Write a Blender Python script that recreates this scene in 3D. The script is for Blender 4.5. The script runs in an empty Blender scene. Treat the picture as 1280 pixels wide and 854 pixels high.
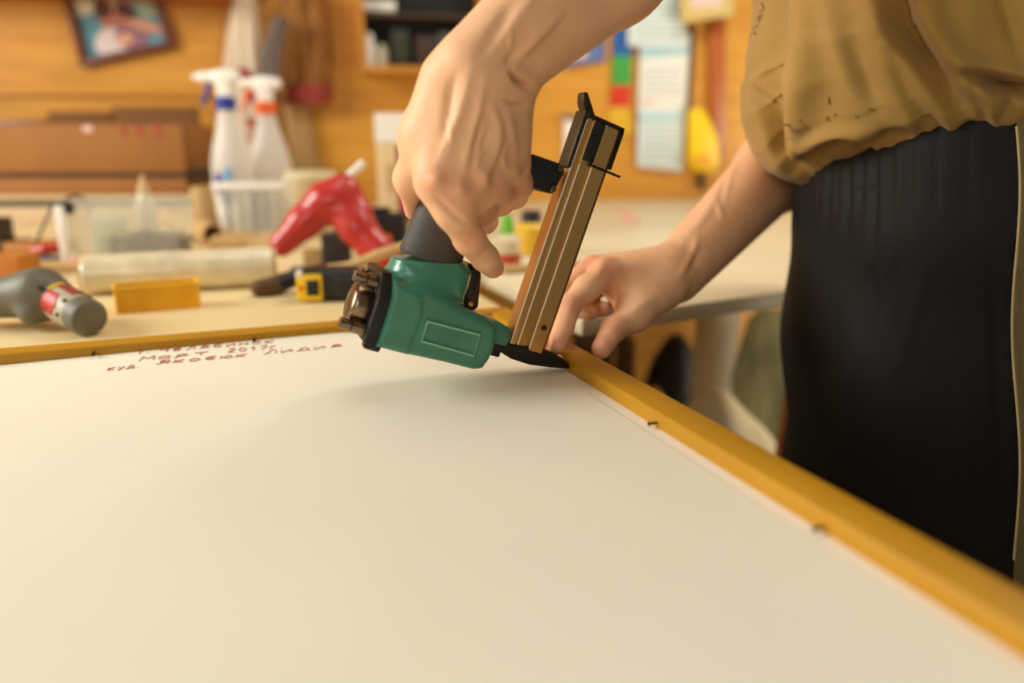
import bpy, bmesh, math, random
import numpy as np
from mathutils import Vector, Matrix
random.seed(7); RNG = np.random.default_rng(7)
C = bpy.context.scene.collection
V = lambda *a: np.array(a, float)

# ------------------------------------------------------------------ camera maths (metres, z up, camera looks along +Y)
F = 950.0; PITCH = math.atan(250/950.0)
CAM = V(0, 0, 1.03)
FW = V(0, math.cos(PITCH), -math.sin(PITCH)); UP = V(0, math.sin(PITCH), math.cos(PITCH)); RT = V(1, 0, 0)
BENCH = 0.85
def ray(px, py): return FW + RT*((px-640)/F) - UP*((py-427)/F)
def at_z(px, py, z=BENCH):
    r = ray(px, py); return CAM + r*((z-CAM[2])/r[2])
def at_d(px, py, d): return CAM + ray(px, py)*d
def at_y(px, py, y):
    r = ray(px, py); return CAM + r*(y/r[1])
def on_plane(px, py, p0, n):
    r = ray(px, py); return CAM + r*(np.dot(p0-CAM, n)/np.dot(r, n))
def proj(P):
    Q = np.asarray(P)-CAM; d = Q@FW
    return np.stack([640+F*(Q@RT)/d, 427-F*(Q@UP)/d], -1)
def depth(p): return float(np.dot(p-CAM, FW))

AZ = math.radians(21.4)
U1 = V(-math.sin(AZ), math.cos(AZ), 0)       # along the bench's right edge, away from the camera
U2 = V(math.cos(AZ), math.sin(AZ), 0)        # along the picture's back rail, to the right
Z = V(0, 0, 1.0); X = V(1., 0, 0); Y = V(0, 1., 0)

# ------------------------------------------------------------------ materials
def lin(c):
    c = [v/255.0 for v in c]
    return [v/12.92 if v <= .04045 else ((v+.055)/1.055)**2.4 for v in c]
MATS = {}
def mat(name, rgb, rough=.6, metal=0, vary=.0, vscale=30, bump=0, bscale=200, stretch=None, alpha=1, trans=0, coat=0, spec=.5, sheen=0, sss=0, emit=None, detail=6):
    if name in MATS: return MATS[name]
    m = bpy.data.materials.new(name); m.use_nodes = True
    nt = m.node_tree; N, L = nt.nodes, nt.links; b = N['Principled BSDF']
    c = lin(rgb)+[1]
    b.inputs['Base Color'].default_value = c
    b.inputs['Roughness'].default_value = rough; b.inputs['Metallic'].default_value = metal
    b.inputs['Alpha'].default_value = alpha; b.inputs['Transmission Weight'].default_value = trans
    b.inputs['Coat Weight'].default_value = coat; b.inputs['Specular IOR Level'].default_value = spec
    b.inputs['Sheen Weight'].default_value = sheen
    if sss:
        b.inputs['Subsurface Weight'].default_value = sss
        b.inputs['Subsurface Radius'].default_value = (1, .35, .2); b.inputs['Subsurface Scale'].default_value = .004
    if emit: b.inputs['Emission Color'].default_value = lin(emit)+[1]; b.inputs['Emission Strength'].default_value = 1
    tc = N.new('ShaderNodeTexCoord'); mp = N.new('ShaderNodeMapping'); L.new(tc.outputs['Object'], mp.inputs[0])
    if stretch: mp.inputs['Scale'].default_value = stretch
    if vary:
        n = N.new('ShaderNodeTexNoise'); n.inputs['Scale'].default_value = vscale; n.inputs['Detail'].default_value = detail; L.new(mp.outputs[0], n.inputs['Vector'])
        r = N.new('ShaderNodeValToRGB'); r.color_ramp.elements[0].position = .3; r.color_ramp.elements[1].position = .7
        r.color_ramp.elements[0].color = [v*(1-vary) for v in c[:3]]+[1]; r.color_ramp.elements[1].color = [min(1, v*(1+vary)) for v in c[:3]]+[1]
        L.new(n.outputs['Fac'], r.inputs[0]); L.new(r.outputs[0], b.inputs['Base Color'])
    if bump:
        n2 = N.new('ShaderNodeTexNoise'); n2.inputs['Scale'].default_value = bscale; n2.inputs['Detail'].default_value = 4; L.new(mp.outputs[0], n2.inputs['Vector'])
        bp = N.new('ShaderNodeBump'); bp.inputs['Strength'].default_value = bump; bp.inputs['Distance'].default_value = .002
        L.new(n2.outputs['Fac'], bp.inputs['Height']); L.new(bp.outputs[0], b.inputs['Normal'])
    MATS[name] = m; return m
def mix_attr(m, attr, rgb, k=1.0):
    """tint a material's base colour where a point attribute of the mesh says so"""
    nt = m.node_tree; N, L = nt.nodes, nt.links; b = N['Principled BSDF']
    a = N.new('ShaderNodeAttribute'); a.attribute_name = attr
    mx = N.new('ShaderNodeMix'); mx.data_type = 'RGBA'
    s = b.inputs['Base Color']
    if s.is_linked: L.new(s.links[0].from_socket, mx.inputs[6])
    else: mx.inputs[6].default_value = s.default_value
    mx.inputs[7].default_value = lin(rgb)+[1]
    mu = N.new('ShaderNodeMath'); mu.operation = 'MULTIPLY'; mu.inputs[1].default_value = k; mu.use_clamp = True
    L.new(a.outputs['Fac'], mu.inputs[0]); L.new(mu.outputs[0], mx.inputs[0]); L.new(mx.outputs[2], s)

# ------------------------------------------------------------------ objects
ORIG = {}
def _link(name, me, m, parent, base):
    o = bpy.data.objects.new(name, me); C.objects.link(o)
    if m is not None:
        for x in (m if isinstance(m, (list, tuple)) else [m]): me.materials.append(x)
    if parent is not None:
        o.parent = parent; base = ORIG[parent.name]
    else:
        o.location = base
    me.transform(Matrix.Translation(-Vector(base)))
    ORIG[o.name] = np.array(base, float)
    return o
def thing(name, label, cat, loc, group=None):
    o = bpy.data.objects.new(name, None); C.objects.link(o); o.empty_display_size = .02
    o.location = loc; ORIG[o.name] = np.array(loc, float)
    o['label'] = label; o['category'] = cat
    if group: o['group'] = group
    return o
def tag(o, label, cat, group=None):
    o['label'] = label; o['category'] = cat
    if group: o['group'] = group
    return o
def npmesh(name, verts, quads, smooth=True):
    me = bpy.data.meshes.new(name); verts = np.asarray(verts, np.float32); quads = np.asarray(quads, np.int32)
    k = quads.shape[1]
    me.vertices.add(len(verts)); me.vertices.foreach_set('co', verts.ravel())
    me.loops.add(quads.size); me.loops.foreach_set('vertex_index', quads.ravel())
    me.polygons.add(len(quads)); me.polygons.foreach_set('loop_start', np.arange(0, quads.size, k, dtype=np.int32))
    me.update(calc_edges=True); me.validate()
    if smooth: me.polygons.foreach_set('use_smooth', np.ones(len(me.polygons), bool))
    return me
class MB:
    """collects shapes into one mesh (world coordinates)"""
    def __init__(s): s.v = []; s.f = []; s.mi = []; s.cur = 0
    def raw(s, vs, fs):
        k = len(s.v); s.v += [tuple(map(float, p)) for p in vs]
        s.f += [tuple(i+k for i in f) for f in fs]; s.mi += [s.cur]*len(fs); return s
    def bm(s, b):
        b.verts.ensure_lookup_table(); s.raw([v.co for v in b.verts], [[v.index for v in f.verts] for f in b.faces]); b.free(); return s
    def prism(s, pts, direc, bev=0, seg=2):
        """solid from a planar polygon (3-D points) pushed along direc"""
        b = bmesh.new(); direc = np.asarray(direc, float)
        p0 = [b.verts.new(p) for p in pts]; p1 = [b.verts.new(np.asarray(p)+direc) for p in pts]; n = len(pts)
        b.faces.new(p0[::-1]); b.faces.new(p1)
        for i in range(n): b.faces.new((p0[i], p0[(i+1) % n], p1[(i+1) % n], p1[i]))
        bmesh.ops.recalc_face_normals(b, faces=b.faces)
        if bev: bmesh.ops.bevel(b, geom=list(b.edges), offset=bev, segments=seg, affect='EDGES', profile=.5, clamp_overlap=True)
        b.verts.index_update(); return s.bm(b)
    def box(s, c, size, ax=None, bev=0, seg=2):
        """box centred at c; ax = (ex, ey, ez)"""
        ex, ey, ez = ax if ax else (X, Y, Z); a, b_, h = [q/2 for q in size]; c = np.asarray(c, float)
        return s.prism([c-ex*a-ey*b_-ez*h, c+ex*a-ey*b_-ez*h, c+ex*a+ey*b_-ez*h, c-ex*a+ey*b_-ez*h], ez*2*h, bev, seg)
    def rings(s, rs, cap=True, closed=False):
        n = len(rs[0]); vs = [p for r in rs for p in r]; fs = []
        m = len(rs)
        for j in range(m-1 if not closed else m):
            a = j*n; b = ((j+1) % m)*n
            fs += [(a+i, a+(i+1) % n, b+(i+1) % n, b+i) for i in range(n)]
        if cap and not closed: fs += [tuple(range(n))[::-1], tuple((m-1)*n+i for i in range(n))]
        return s.raw(vs, fs)
    def lathe(s, o, axis, prof, n=32, flat=None, fk=1, cap=True):
        """profile [(along, radius)] about axis through o; flat = direction squashed by fk"""
        axis = np.asarray(axis, float)/np.linalg.norm(axis); t = X if abs(axis[0]) < .8 else Y
        if flat is not None: t = flat
        e1 = t-axis*np.dot(t, axis); e1 /= np.linalg.norm(e1); e2 = np.cross(axis, e1)
        rs = []
        for a, r in prof:
            r = max(r, 1e-5)
            rs.append([np.asarray(o)+axis*a+e1*r*fk*math.cos(q)+e2*r*math.sin(q) for q in np.linspace(0, 2*math.pi, n, endpoint=False)])
        return s.rings(rs, cap)
    def cyl(s, p, q, r0, r1=None, n=24, bev=0):
        r1 = r0 if r1 is None else r1; p = np.asarray(p, float); q = np.asarray(q, float); L_ = np.linalg.norm(q-p)
        pr = [(0, r0), (L_, r1)] if not bev else [(0, r0-bev), (bev*.3, r0-bev*.3), (bev, r0), (L_-bev, r1), (L_-bev*.3, r1-bev*.3), (L_, r1-bev)]
        return s.lathe(p, q-p, pr, n)
    def tube(s, path, r, n=10, sub=6, radii=None):
        P = catmull(np.array(path, float), sub); m = len(P)
        R = np.interp(np.linspace(0, 1, m), np.linspace(0, 1, len(radii)), radii) if radii is not None else np.full(m, r)
        T = np.gradient(P, axis=0); T /= np.linalg.norm(T, axis=1)[:, None]
        e = np.cross(T[0], Z); 
        if np.linalg.norm(e) < .1: e = np.cross(T[0], X)
        rs = []
        for i in range(m):
            e = e-T[i]*np.dot(e, T[i]); e /= np.linalg.norm(e); g = np.cross(T[i], e)
            rs.append([P[i]+R[i]*(e*math.cos(q)+g*math.sin(q)) for q in np.linspace(0, 2*math.pi, n, endpoint=False)])
        return s.rings(rs)
    def build(s, name, m, parent=None, base=None, sharp=35, recalc=True):
        me = bpy.data.meshes.new(name); me.from_pydata(s.v, [], s.f); me.validate()
        if recalc:
            b = bmesh.new(); b.from_mesh(me); bmesh.ops.recalc_face_normals(b, faces=b.faces); b.to_mesh(me); b.free()
        if max(s.mi) > 0 and len(s.mi) == len(me.polygons): me.polygons.foreach_set('material_index', s.mi)
        me.polygons.foreach_set('use_smooth', np.ones(len(me.polygons), bool)); me.set_sharp_from_angle(angle=math.radians(sharp))
        if parent is None and base is None:
            co = np.array(s.v); base = V((co[:, 0].min()+co[:, 0].max())/2, (co[:, 1].min()+co[:, 1].max())/2, co[:, 2].min())
        return _link(name, me, m, parent, base)
def catmull(P, sub):
    if len(P) < 3: return np.array([P[0]+(P[1]-P[0])*t for t in np.linspace(0, 1, sub+1)])
    Q = np.vstack([2*P[0]-P[1], P, 2*P[-1]-P[-2]]); out = []
    for i in range(1, len(Q)-2):
        for t in np.linspace(0, 1, sub, endpoint=False):
            a, b, c, d = Q[i-1:i+3]
            out.append(.5*(2*b+(c-a)*t+(2*a-5*b+4*c-d)*t*t+(3*b-a-3*c+d)*t**3))
    out.append(P[-1]); return np.array(out)

# ------------------------------------------------------------------ distance fields -> smooth continuous meshes
class SDF:
    def __init__(s, lo, hi, h):
        s.lo = np.array(lo, float)-3*h; s.h = h
        s.n = np.ceil((np.array(hi, float)+3*h-s.lo)/h).astype(int)+1
        s.f = np.full(s.n, 1.0, np.float32)
    def _win(s, lo, hi):
        a = np.maximum(0, np.floor((lo-s.lo)/s.h).astype(int)); b = np.minimum(s.n, np.ceil((hi-s.lo)/s.h).astype(int)+1)
        if np.any(b <= a): return None, None
        ax = [s.lo[i]+s.h*np.arange(a[i], b[i]) for i in range(3)]
        G = np.stack(np.meshgrid(*ax, indexing='ij'), -1).astype(np.float32)
        return tuple(slice(a[i], b[i]) for i in range(3)), G
    def _mix(s, w, d, k, op):
        f = s.f[w]
        if op == 'sub':
            d = -d
            if k > 0: hh = np.maximum(k-np.abs(f-d), 0)/k; s.f[w] = np.maximum(f, d)+hh*hh*k*.25
            else: s.f[w] = np.maximum(f, d)
            return
        if k > 0: hh = np.maximum(k-np.abs(f-d), 0)/k; s.f[w] = np.minimum(f, d)-hh*hh*k*.25
        else: s.f[w] = np.minimum(f, d)
    def cap(s, p, q, r0, r1=None, k=0., op='add'):
        r1 = r0 if r1 is None else r1; p = np.asarray(p, float); q = np.asarray(q, float); pad = max(r0, r1)+k+3*s.h
        w, G = s._win(np.minimum(p, q)-pad, np.maximum(p, q)+pad)
        if w is None: return s
        ba = (q-p).astype(np.float32); pa = G-p.astype(np.float32)
        t = np.clip((pa@ba)/max(float(ba@ba), 1e-12), 0, 1)
        d = np.sqrt(((pa-t[..., None]*ba)**2).sum(-1))-(r0+(r1-r0)*t)
        s._mix(w, d, k, op); return s
    def chain(s, pts, rs, k=0., op='add'):
        for i in range(len(pts)-1): s.cap(pts[i], pts[i+1], rs[i], rs[i+1], k, op)
        return s
    def ell(s, c, R, ax=None, k=0., op='add'):
        c = np.asarray(c, float); R = np.asarray(R, float); A = np.array(ax if ax is not None else (X, Y, Z), np.float32); pad = R.max()+k+3*s.h
        w, G = s._win(c-pad, c+pad)
        if w is None: return s
        q = (G-c.astype(np.float32))@A.T
        k0 = np.sqrt(((q/R)**2).sum(-1)); k1 = np.sqrt(((q/R**2)**2).sum(-1))+1e-9
        s._mix(w, (k0*(k0-1)/k1).astype(np.float32), k, op); return s
    def rbox(s, c, half, r, ax=None, k=0., op='add'):
        c = np.asarray(c, float); A = np.array(ax if ax is not None else (X, Y, Z), np.float32); half = np.asarray(half, float); pad = np.linalg.norm(half)+k+3*s.h
        w, G = s._win(c-pad, c+pad)
        if w is None: return s
        q = np.abs((G-c.astype(np.float32))@A.T)-(half-r)
        d = np.sqrt((np.maximum(q, 0)**2).sum(-1))+np.minimum(q.max(-1), 0)-r
        s._mix(w, d.astype(np.float32), k, op); return s
    def poly(s, pts, half, r, k=0., op='add', zc=0.):
        """polygon in local x,y extruded along local z with rounded edges"""
        pts = np.array(pts, float); pad = k+3*s.h+r
        w, G = s._win(np.array([*pts.min(0)-pad, zc-half-pad]), np.array([*pts.max(0)+pad, zc+half+pad]))
        P = G[:, :, 0, :2]; n = len(pts); d = np.full(P.shape[:2], 1e9); sg = np.ones(P.shape[:2])
        for i in range(n):
            a, b = pts[i], pts[i-1]; e = b-a; wv = P-a
            t = np.clip((wv@e)/(e@e), 0, 1); d = np.minimum(d, ((wv-t[..., None]*e)**2).sum(-1))
            c1 = P[..., 1] >= a[1]; c2 = P[..., 1] < b[1]; c3 = e[0]*wv[..., 1] > e[1]*wv[..., 0]
            sg = np.where((c1 & c2 & c3) | (~c1 & ~c2 & ~c3), -sg, sg)
        d2 = (np.sqrt(d)*sg)[..., None]+r; dz = np.abs(G[..., 2]-zc)-half+r
        D = np.minimum(np.maximum(d2, dz), 0)+np.sqrt(np.maximum(d2, 0)**2+np.maximum(dz, 0)**2)-r
        s._mix(w, D.astype(np.float32), k, op); return s
    def mesh(s, relax=2):
        f = s.f; ins = f < 0
        a = [ins[i:ins.shape[0]-1+i, j:ins.shape[1]-1+j, k:ins.shape[2]-1+k] for i in (0, 1) for j in (0, 1) for k in (0, 1)]
        cnt = sum(x.astype(np.int8) for x in a); act = (cnt > 0) & (cnt < 8)
        I = np.argwhere(act); idx = np.full(act.shape, -1, np.int64); idx[act] = np.arange(len(I))
        offs = np.array([(i, j, k) for i in (0, 1) for j in (0, 1) for k in (0, 1)])
        vals = np.stack([f[I[:, 0]+o[0], I[:, 1]+o[1], I[:, 2]+o[2]] for o in offs], 1)
        acc = np.zeros((len(I), 3)); num = np.zeros(len(I))
        for e0 in range(8):
            for e1 in range(e0+1, 8):
                if np.abs(offs[e0]-offs[e1]).sum() != 1: continue
                v0, v1 = vals[:, e0], vals[:, e1]; m = (v0 < 0) != (v1 < 0)
                t = np.where(m, v0/np.where(m, v0-v1, 1), 0)
                acc += (offs[e0]+t[:, None]*(offs[e1]-offs[e0]))*m[:, None]; num += m
        Vt = s.lo+s.h*(I+acc/num[:, None]); Q = []
        for ax in range(3):
            o = [1, 2] if ax == 0 else ([2, 0] if ax == 1 else [0, 1])
            sl0 = [slice(1, -1)]*3; sl1 = [slice(1, -1)]*3; sl0[ax] = slice(0, -1); sl1[ax] = slice(1, None)
            s0, s1 = ins[tuple(sl0)], ins[tuple(sl1)]; E = np.argwhere(s0 != s1)
            if not len(E): continue
            fl = s0[E[:, 0], E[:, 1], E[:, 2]]
            base = E.copy(); base[:, o[0]] += 1; base[:, o[1]] += 1
            def cell(da, db):
                c = base.copy(); c[:, o[0]] -= da; c[:, o[1]] -= db; return idx[c[:, 0], c[:, 1], c[:, 2]]
            q = np.stack([cell(1, 1), cell(0, 1), cell(0, 0), cell(1, 0)], 1)
            q[~fl] = q[~fl][:, ::-1]; Q.append(q)
        Q = np.concatenate(Q)
        for _ in range(relax): Vt = smooth_np(Vt, Q, .5)
        return Vt, Q
def smooth_np(Vt, Q, k):
    e = np.concatenate([Q[:, [0, 1]], Q[:, [1, 2]], Q[:, [2, 3]], Q[:, [3, 0]]]); n = len(Vt)
    a = np.concatenate([e[:, 0], e[:, 1]]); b = np.concatenate([e[:, 1], e[:, 0]])
    c = np.bincount(a, minlength=n)[:, None]; s = np.stack([np.bincount(a, Vt[b, i], n) for i in range(3)], 1)
    return Vt+k*(s/np.maximum(c, 1)-Vt)
def normals_np(Vt, Q):
    fn = np.cross(Vt[Q[:, 2]]-Vt[Q[:, 0]], Vt[Q[:, 3]]-Vt[Q[:, 1]]); N = np.zeros_like(Vt)
    for j in range(4):
        for i in range(3): N[:, i] += np.bincount(Q[:, j], fn[:, i], len(Vt))
    return N/np.maximum(np.linalg.norm(N, axis=1), 1e-12)[:, None]
def seg_dist(P, line):
    """unsigned distance and side of 2-D points to a polyline"""
    best = np.full(len(P), 1e9); side = np.zeros(len(P)); par = np.zeros(len(P)); line = catmull(np.array([[*p, 0.] for p in line], float), 5)[:, :2]
    ls = np.r_[0, np.cumsum(np.linalg.norm(np.diff(line, axis=0), axis=1))]; ls /= ls[-1]
    for i_, (a, b) in enumerate(zip(line[:-1], line[1:])):
        e = b-a; w = P-a; t = np.clip((w@e)/(e@e), 0, 1); d = np.linalg.norm(w-t[:, None]*e, axis=1)
        m = d < best; best = np.where(m, d, best); side = np.where(m, np.sign(e[0]*w[:, 1]-e[1]*w[:, 0]), side); par = np.where(m, ls[i_]+t*(ls[i_+1]-ls[i_]), par)
    return best, side, par
def crease(Vt, Q, lines, facing=True):
    """push the surface in or out along lines drawn over it: (polyline, amount, width, width on the other side)"""
    N = normals_np(Vt, Q); P = proj(Vt); view = CAM-Vt; view /= np.linalg.norm(view, axis=1)[:, None]
    fac = np.clip(((N*view).sum(1))*3, 0, 1) if facing else np.ones(len(Vt))
    disp = np.zeros(len(Vt))
    for ln in lines:
        line, amp, w1 = ln[:3]; w2 = ln[3] if len(ln) > 3 else w1
        d, sd, tt = seg_dist(P, line); w = np.where(sd >= 0, w1, w2); disp += amp*np.exp(-(d/w)**2)*np.sin(np.pi*np.clip(tt, .04, .96))**.6
    return Vt+N*(disp*fac)[:, None]
# ------------------------------------------------------------------ palette
M_wall = None
def wood_wall():
    m = bpy.data.materials.new('pine_boards'); m.use_nodes = True; nt = m.node_tree; N, L = nt.nodes, nt.links; b = N['Principled BSDF']
    tc = N.new('ShaderNodeTexCoord'); mp = N.new('ShaderNodeMapping'); mp.inputs['Scale'].default_value = (1.2, 1, 14); L.new(tc.outputs['Object'], mp.inputs[0])
    n = N.new('ShaderNodeTexNoise'); n.inputs['Scale'].default_value = 3; n.inputs['Detail'].default_value = 6; n.inputs['Distortion'].default_value = .6; L.new(mp.outputs[0], n.inputs['Vector'])
    r = N.new('ShaderNodeValToRGB'); r.color_ramp.elements[0].position = .3; r.color_ramp.elements[1].position = .72
    r.color_ramp.elements[0].color = lin((202, 136, 40))+[1]; r.color_ramp.elements[1].color = lin((226, 162, 60))+[1]
    L.new(n.outputs['Fac'], r.inputs[0]); L.new(r.outputs[0], b.inputs['Base Color']); b.inputs['Roughness'].default_value = .45
    return m
M_wall = wood_wall()
M_floor = mat('floor_boards', (120, 92, 56), .6, vary=.25, vscale=6, stretch=(1, 8, 1))
M_bench = mat('bench_board', (236, 212, 158), .55, vary=.06, vscale=9, bump=.05, bscale=60)
M_white = mat('white_laminate', (222, 208, 176), .4, vary=.03, vscale=5)
M_yel = mat('yellow_lacquer', (184, 132, 24), .42, vary=.07, vscale=18, bump=.04, bscale=90, spec=.35)
M_board = mat('backing_card', (242, 232, 212), .7, vary=.03, vscale=14)
M_paper = mat('backing_paper', (238, 232, 212), .62, vary=.02, vscale=10, bump=.02, bscale=40)
M_ink = mat('red_ink', (196, 92, 78), .6)
M_green = mat('green_enamel', (58, 124, 100), .32, vary=.16, vscale=60, bump=.12, bscale=260, coat=.25)
M_greenedge = mat('worn_green_edge', (150, 196, 162), .35)
M_black = mat('black_steel', (34, 29, 24), .38, metal=.4, vary=.2, vscale=60)
M_blackp = mat('black_plastic', (24, 22, 20), .45)
M_steel = mat('worn_steel', (128, 108, 88), .26, metal=1, vary=.35, vscale=90, bump=.15, bscale=300)
M_alu = mat('champagne_aluminium', (198, 158, 98), .3, metal=.8, vary=.05, vscale=40, stretch=(1, 1, .1))
M_rub = mat('dark_rubber', (62, 55, 47), .62, vary=.1, vscale=200, bump=.1, bscale=500)
M_card = mat('brown_cardboard', (158, 104, 50), .8, vary=.08, vscale=8)
M_cardd = mat('dark_cardboard', (120, 76, 30), .85, vary=.1, vscale=8)
M_dgreen = mat('dark_strip', (38, 40, 30), .6)
M_pale = mat('pale_board', (206, 178, 142), .7, vary=.05, vscale=8)
M_beige = mat('beige_card', (214, 186, 140), .75, vary=.06, vscale=12)
M_redp = mat('red_plastic', (186, 44, 38), .34, vary=.05, vscale=30, coat=.2)
M_redt = mat('red_print', (170, 40, 36), .6)
M_wplas = mat('white_plastic', (246, 240, 232), .35)
M_clear = mat('clear_plastic', (232, 232, 220), .25, alpha=.20, spec=.6)
M_clear2 = mat('milky_plastic', (240, 234, 226), .35, alpha=.6)
M_blue = mat('blue_plastic', (30, 50, 150), .4)
M_cyan = mat('cyan_label', (30, 160, 220), .5)
M_orange = mat('orange_plastic', (240, 100, 20), .4)
M_ybox = mat('yellow_plastic', (232, 170, 20), .45, vary=.12, vscale=40)
M_yello = mat('bright_yellow_plastic', (246, 204, 20), .4)
M_grey = mat('grey_plastic', (104, 100, 84), .5, vary=.08, vscale=60)
M_lgrey = mat('light_grey_plastic', (176, 166, 140), .45)
M_cream = mat('cream_metal', (222, 208, 170), .35)
M_film = mat('wrapped_film', (226, 212, 178), .16, vary=.16, vscale=30, bump=.5, bscale=45, stretch=(1, 1, 1), coat=.6)
M_tan = mat('tan_wood', (196, 160, 104), .55, vary=.12, vscale=40)
M_dwood = mat('dark_red_wood', (104, 48, 26), .4, vary=.15, vscale=20)
M_pole = mat('red_brown_paint', (176, 92, 40), .4, vary=.06, vscale=10)
M_bag = mat('pale_polythene', (232, 210, 180), .4, alpha=.9, bump=.3, bscale=30)
M_bagb = mat('brown_cloth', (142, 92, 36), .85, vary=.25, vscale=25, bump=.3, bscale=40)
M_gstrap = mat('grey_cloth', (112, 98, 92), .8)
M_maroon = mat('maroon_cloth', (148, 50, 40), .8)
M_screw = mat('screws', (120, 108, 92), .4, metal=.6, vary=.4, vscale=120)
M_blk = mat('flat_black', (20, 18, 16), .7)
M_sheet = mat('white_sheet', (236, 232, 222), .7, vary=.02, vscale=20)
M_sheetb = mat('pale_blue_sheet', (214, 226, 226), .7, vary=.03, vscale=20)
M_skyb = mat('soft_blue_print', (170, 206, 214), .7)
M_pinkp = mat('pink_print', (232, 196, 186), .7)

def struct(o): o['kind'] = 'structure'; return o
# ------------------------------------------------------------------ the room
WAZ = math.radians(78.5)
WD = V(math.sin(WAZ), math.cos(WAZ), 0); WN = V(math.cos(WAZ), -math.sin(WAZ), 0)       # along the wall; out of the wall into the room
W0 = at_z(750, 250, BENCH)
def W(px, py, off=0.): return on_plane(px, py, W0+WN*off, WN)
mb = MB(); mb.box(V(.2, 1.2, -.03), (5, 4.4, .06)); struct(mb.build('floor', M_floor, base=V(.2, 1.2, -.06)))
mb = MB(); mb.box(W0+WD*(-.2)-WN*.04+Z*(1.3-BENCH), (5.8, .08, 2.6), (WD, -WN, Z)); struct(mb.build('wall_back', M_wall, base=W0*V(1, 1, 0)))
mb = MB(); mb.box(V(-2.9, .3, 1.3), (.08, 2.9, 2.6)); struct(mb.build('wall_left', M_wall, base=V(-2.9, .3, 0)))
# boards' joint and the shelf rail that runs along the top left
mb = MB()
a, b = W(-120, 119), W(262, 117); mb.box((a+b)/2+WN*.004, (np.linalg.norm(b-a)+.3, .01, .012), (WD, -WN, Z), .002)
struct(mb.build('trim_1', mat('pine_batten', (206, 138, 46), .45)))
mb = MB(); a, b = W(-150, 0), W(292, 0); mb.box((a+b)/2+WN*.06+Z*.012, (np.linalg.norm(b-a), .12, .024), (WD, -WN, Z), .003)
o = mb.build('wall_shelf', M_pole); tag(o, 'red-brown wooden shelf board along the wall above the tilted photo frame', 'shelf')

# the work bench and the white table behind it
def bp(u, v, z=BENCH): return U2*u+U1*v+Z*z
bench = thing('workbench', 'pale tan plywood workbench under the yellow picture frame and tools', 'workbench', bp(-.3, .9, 0))
wl = lambda p, d=U1: p+d*(np.dot(W0+WN*.012-p, WN)/np.dot(d, WN))          # follow d on to the wall line
mb = MB(); mb.prism([bp(-1.7, -.25, .818), bp(.296, -.25, .818), wl(bp(.296, 1.4, .818)), wl(bp(-1.7, 1.4, .818))], Z*.032, .003)
mb.build('worktop', M_bench, bench)
for u, v in ((-1.6, -.15), (.23, -.2), (.23, 1.35), (-1.6, 1.0)):
    mb = MB(); mb.box(bp(u, v, .409), (.07, .07, .818), (U2, U1, Z), .004); mb.build('leg', M_tan, bench)
table = thing('white_table', 'white laminate table along the wall behind the worker', 'table', V(.9, 1.4, 0))
tf = [at_z(856, 381, BENCH), at_z(962, 366.5, BENCH)]; tdir = (tf[1]-tf[0]); tdir /= np.linalg.norm(tdir); tb = np.cross(Z, tdir)
tu = .352; t0 = tf[0]-tdir*((tf[0]@U2-tu)/(tdir@U2)); t1 = t0+tdir*1.6
mb = MB(); mb.prism([t0-Z*.02, t1-Z*.02, wl(t1, tb)-Z*.02, wl(t0)-Z*.02], Z*.02, .003); mb.build('tabletop', M_white, table)
lp = at_y(897, 400, 1.75)
for p in (lp, t1+tb*.1-tdir*.1, t1+tb*.7-tdir*.1, t0+U1*1.0+tdir*.1):
    q = V(p[0], p[1], 0); mb = MB(); mb.box(q+Z*.415, (.09, .06, .83), (tdir, tb, Z), .004); mb.build('leg', M_white, table)

# ------------------------------------------------------------------ the picture, face down in its yellow frame
ZB, ZT = .865, .8745
pic = thing('picture_frame', 'big yellow wooden picture frame lying face down on the bench', 'picture frame', bp(-.25, .2, BENCH))
ui, uo, vi, vo = .2362, .2588, .655, .6775; ul, vf = -.76, -.35; w_ = uo-ui
def rail(pts):
    mb = MB(); mb.prism([bp(u, v, BENCH) for u, v in pts], Z*(ZT-BENCH), .0012, 2); return mb.build('rail', M_yel, pic, sharp=50)
rail([(ui, vf), (uo, vf-w_), (uo, vo), (ui, vi)]); rail([(ui, vi), (uo, vo), (ul-w_, vo), (ul, vi)])
rail([(ul, vi), (ul-w_, vo), (ul-w_, vf-w_), (ul, vf)]); rail([(ul, vf), (ul-w_, vf-w_), (uo, vf-w_), (ui, vf)])
mb = MB(); mb.prism([bp(u, v, ZB-.004) for u, v in ((ul, vf), (ui, vf), (ui, vi), (ul, vi))], Z*.0036); mb.build('backing_board', M_board, pic)
# brown-edged paper sheet glued on the board, a little short of the right rail
g = 14; vs = []; fs = []
us = np.linspace(ul+.004, ui-.010, 60); vv = np.linspace(vf+.004, vi-.0006, 60)
def paperz(u, v):
    e = max(0, (v-(vi-.03))/.03)
    return ZB+.0002+.0035*e**2*(.6+.4*math.sin(u*9+1))*(1 if u < .1 else max(0, 1-(u-.1)/.05))+.0004*math.sin(u*11)*math.sin(v*7+1)**2
for j in vv:
    for i in us: vs.append(bp(i, j, paperz(i, j)))
n = len(us)
for j in range(len(vv)-1):
    for i in range(n-1): fs.append((j*n+i, j*n+i+1, (j+1)*n+i+1, (j+1)*n+i))
top = len(vs)
mb = MB().raw(vs, fs); o = mb.build('backing_paper', M_paper, pic, recalc=False)
o.data.polygons.foreach_set('use_smooth', np.zeros(len(o.data.polygons), bool)); sm = o.modifiers.new('thickness', 'SOLIDIFY'); sm.thickness = .0002; sm.offset = -1
M_nail = mat('dull_nail', (58, 48, 34), .4, metal=.7)
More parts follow.
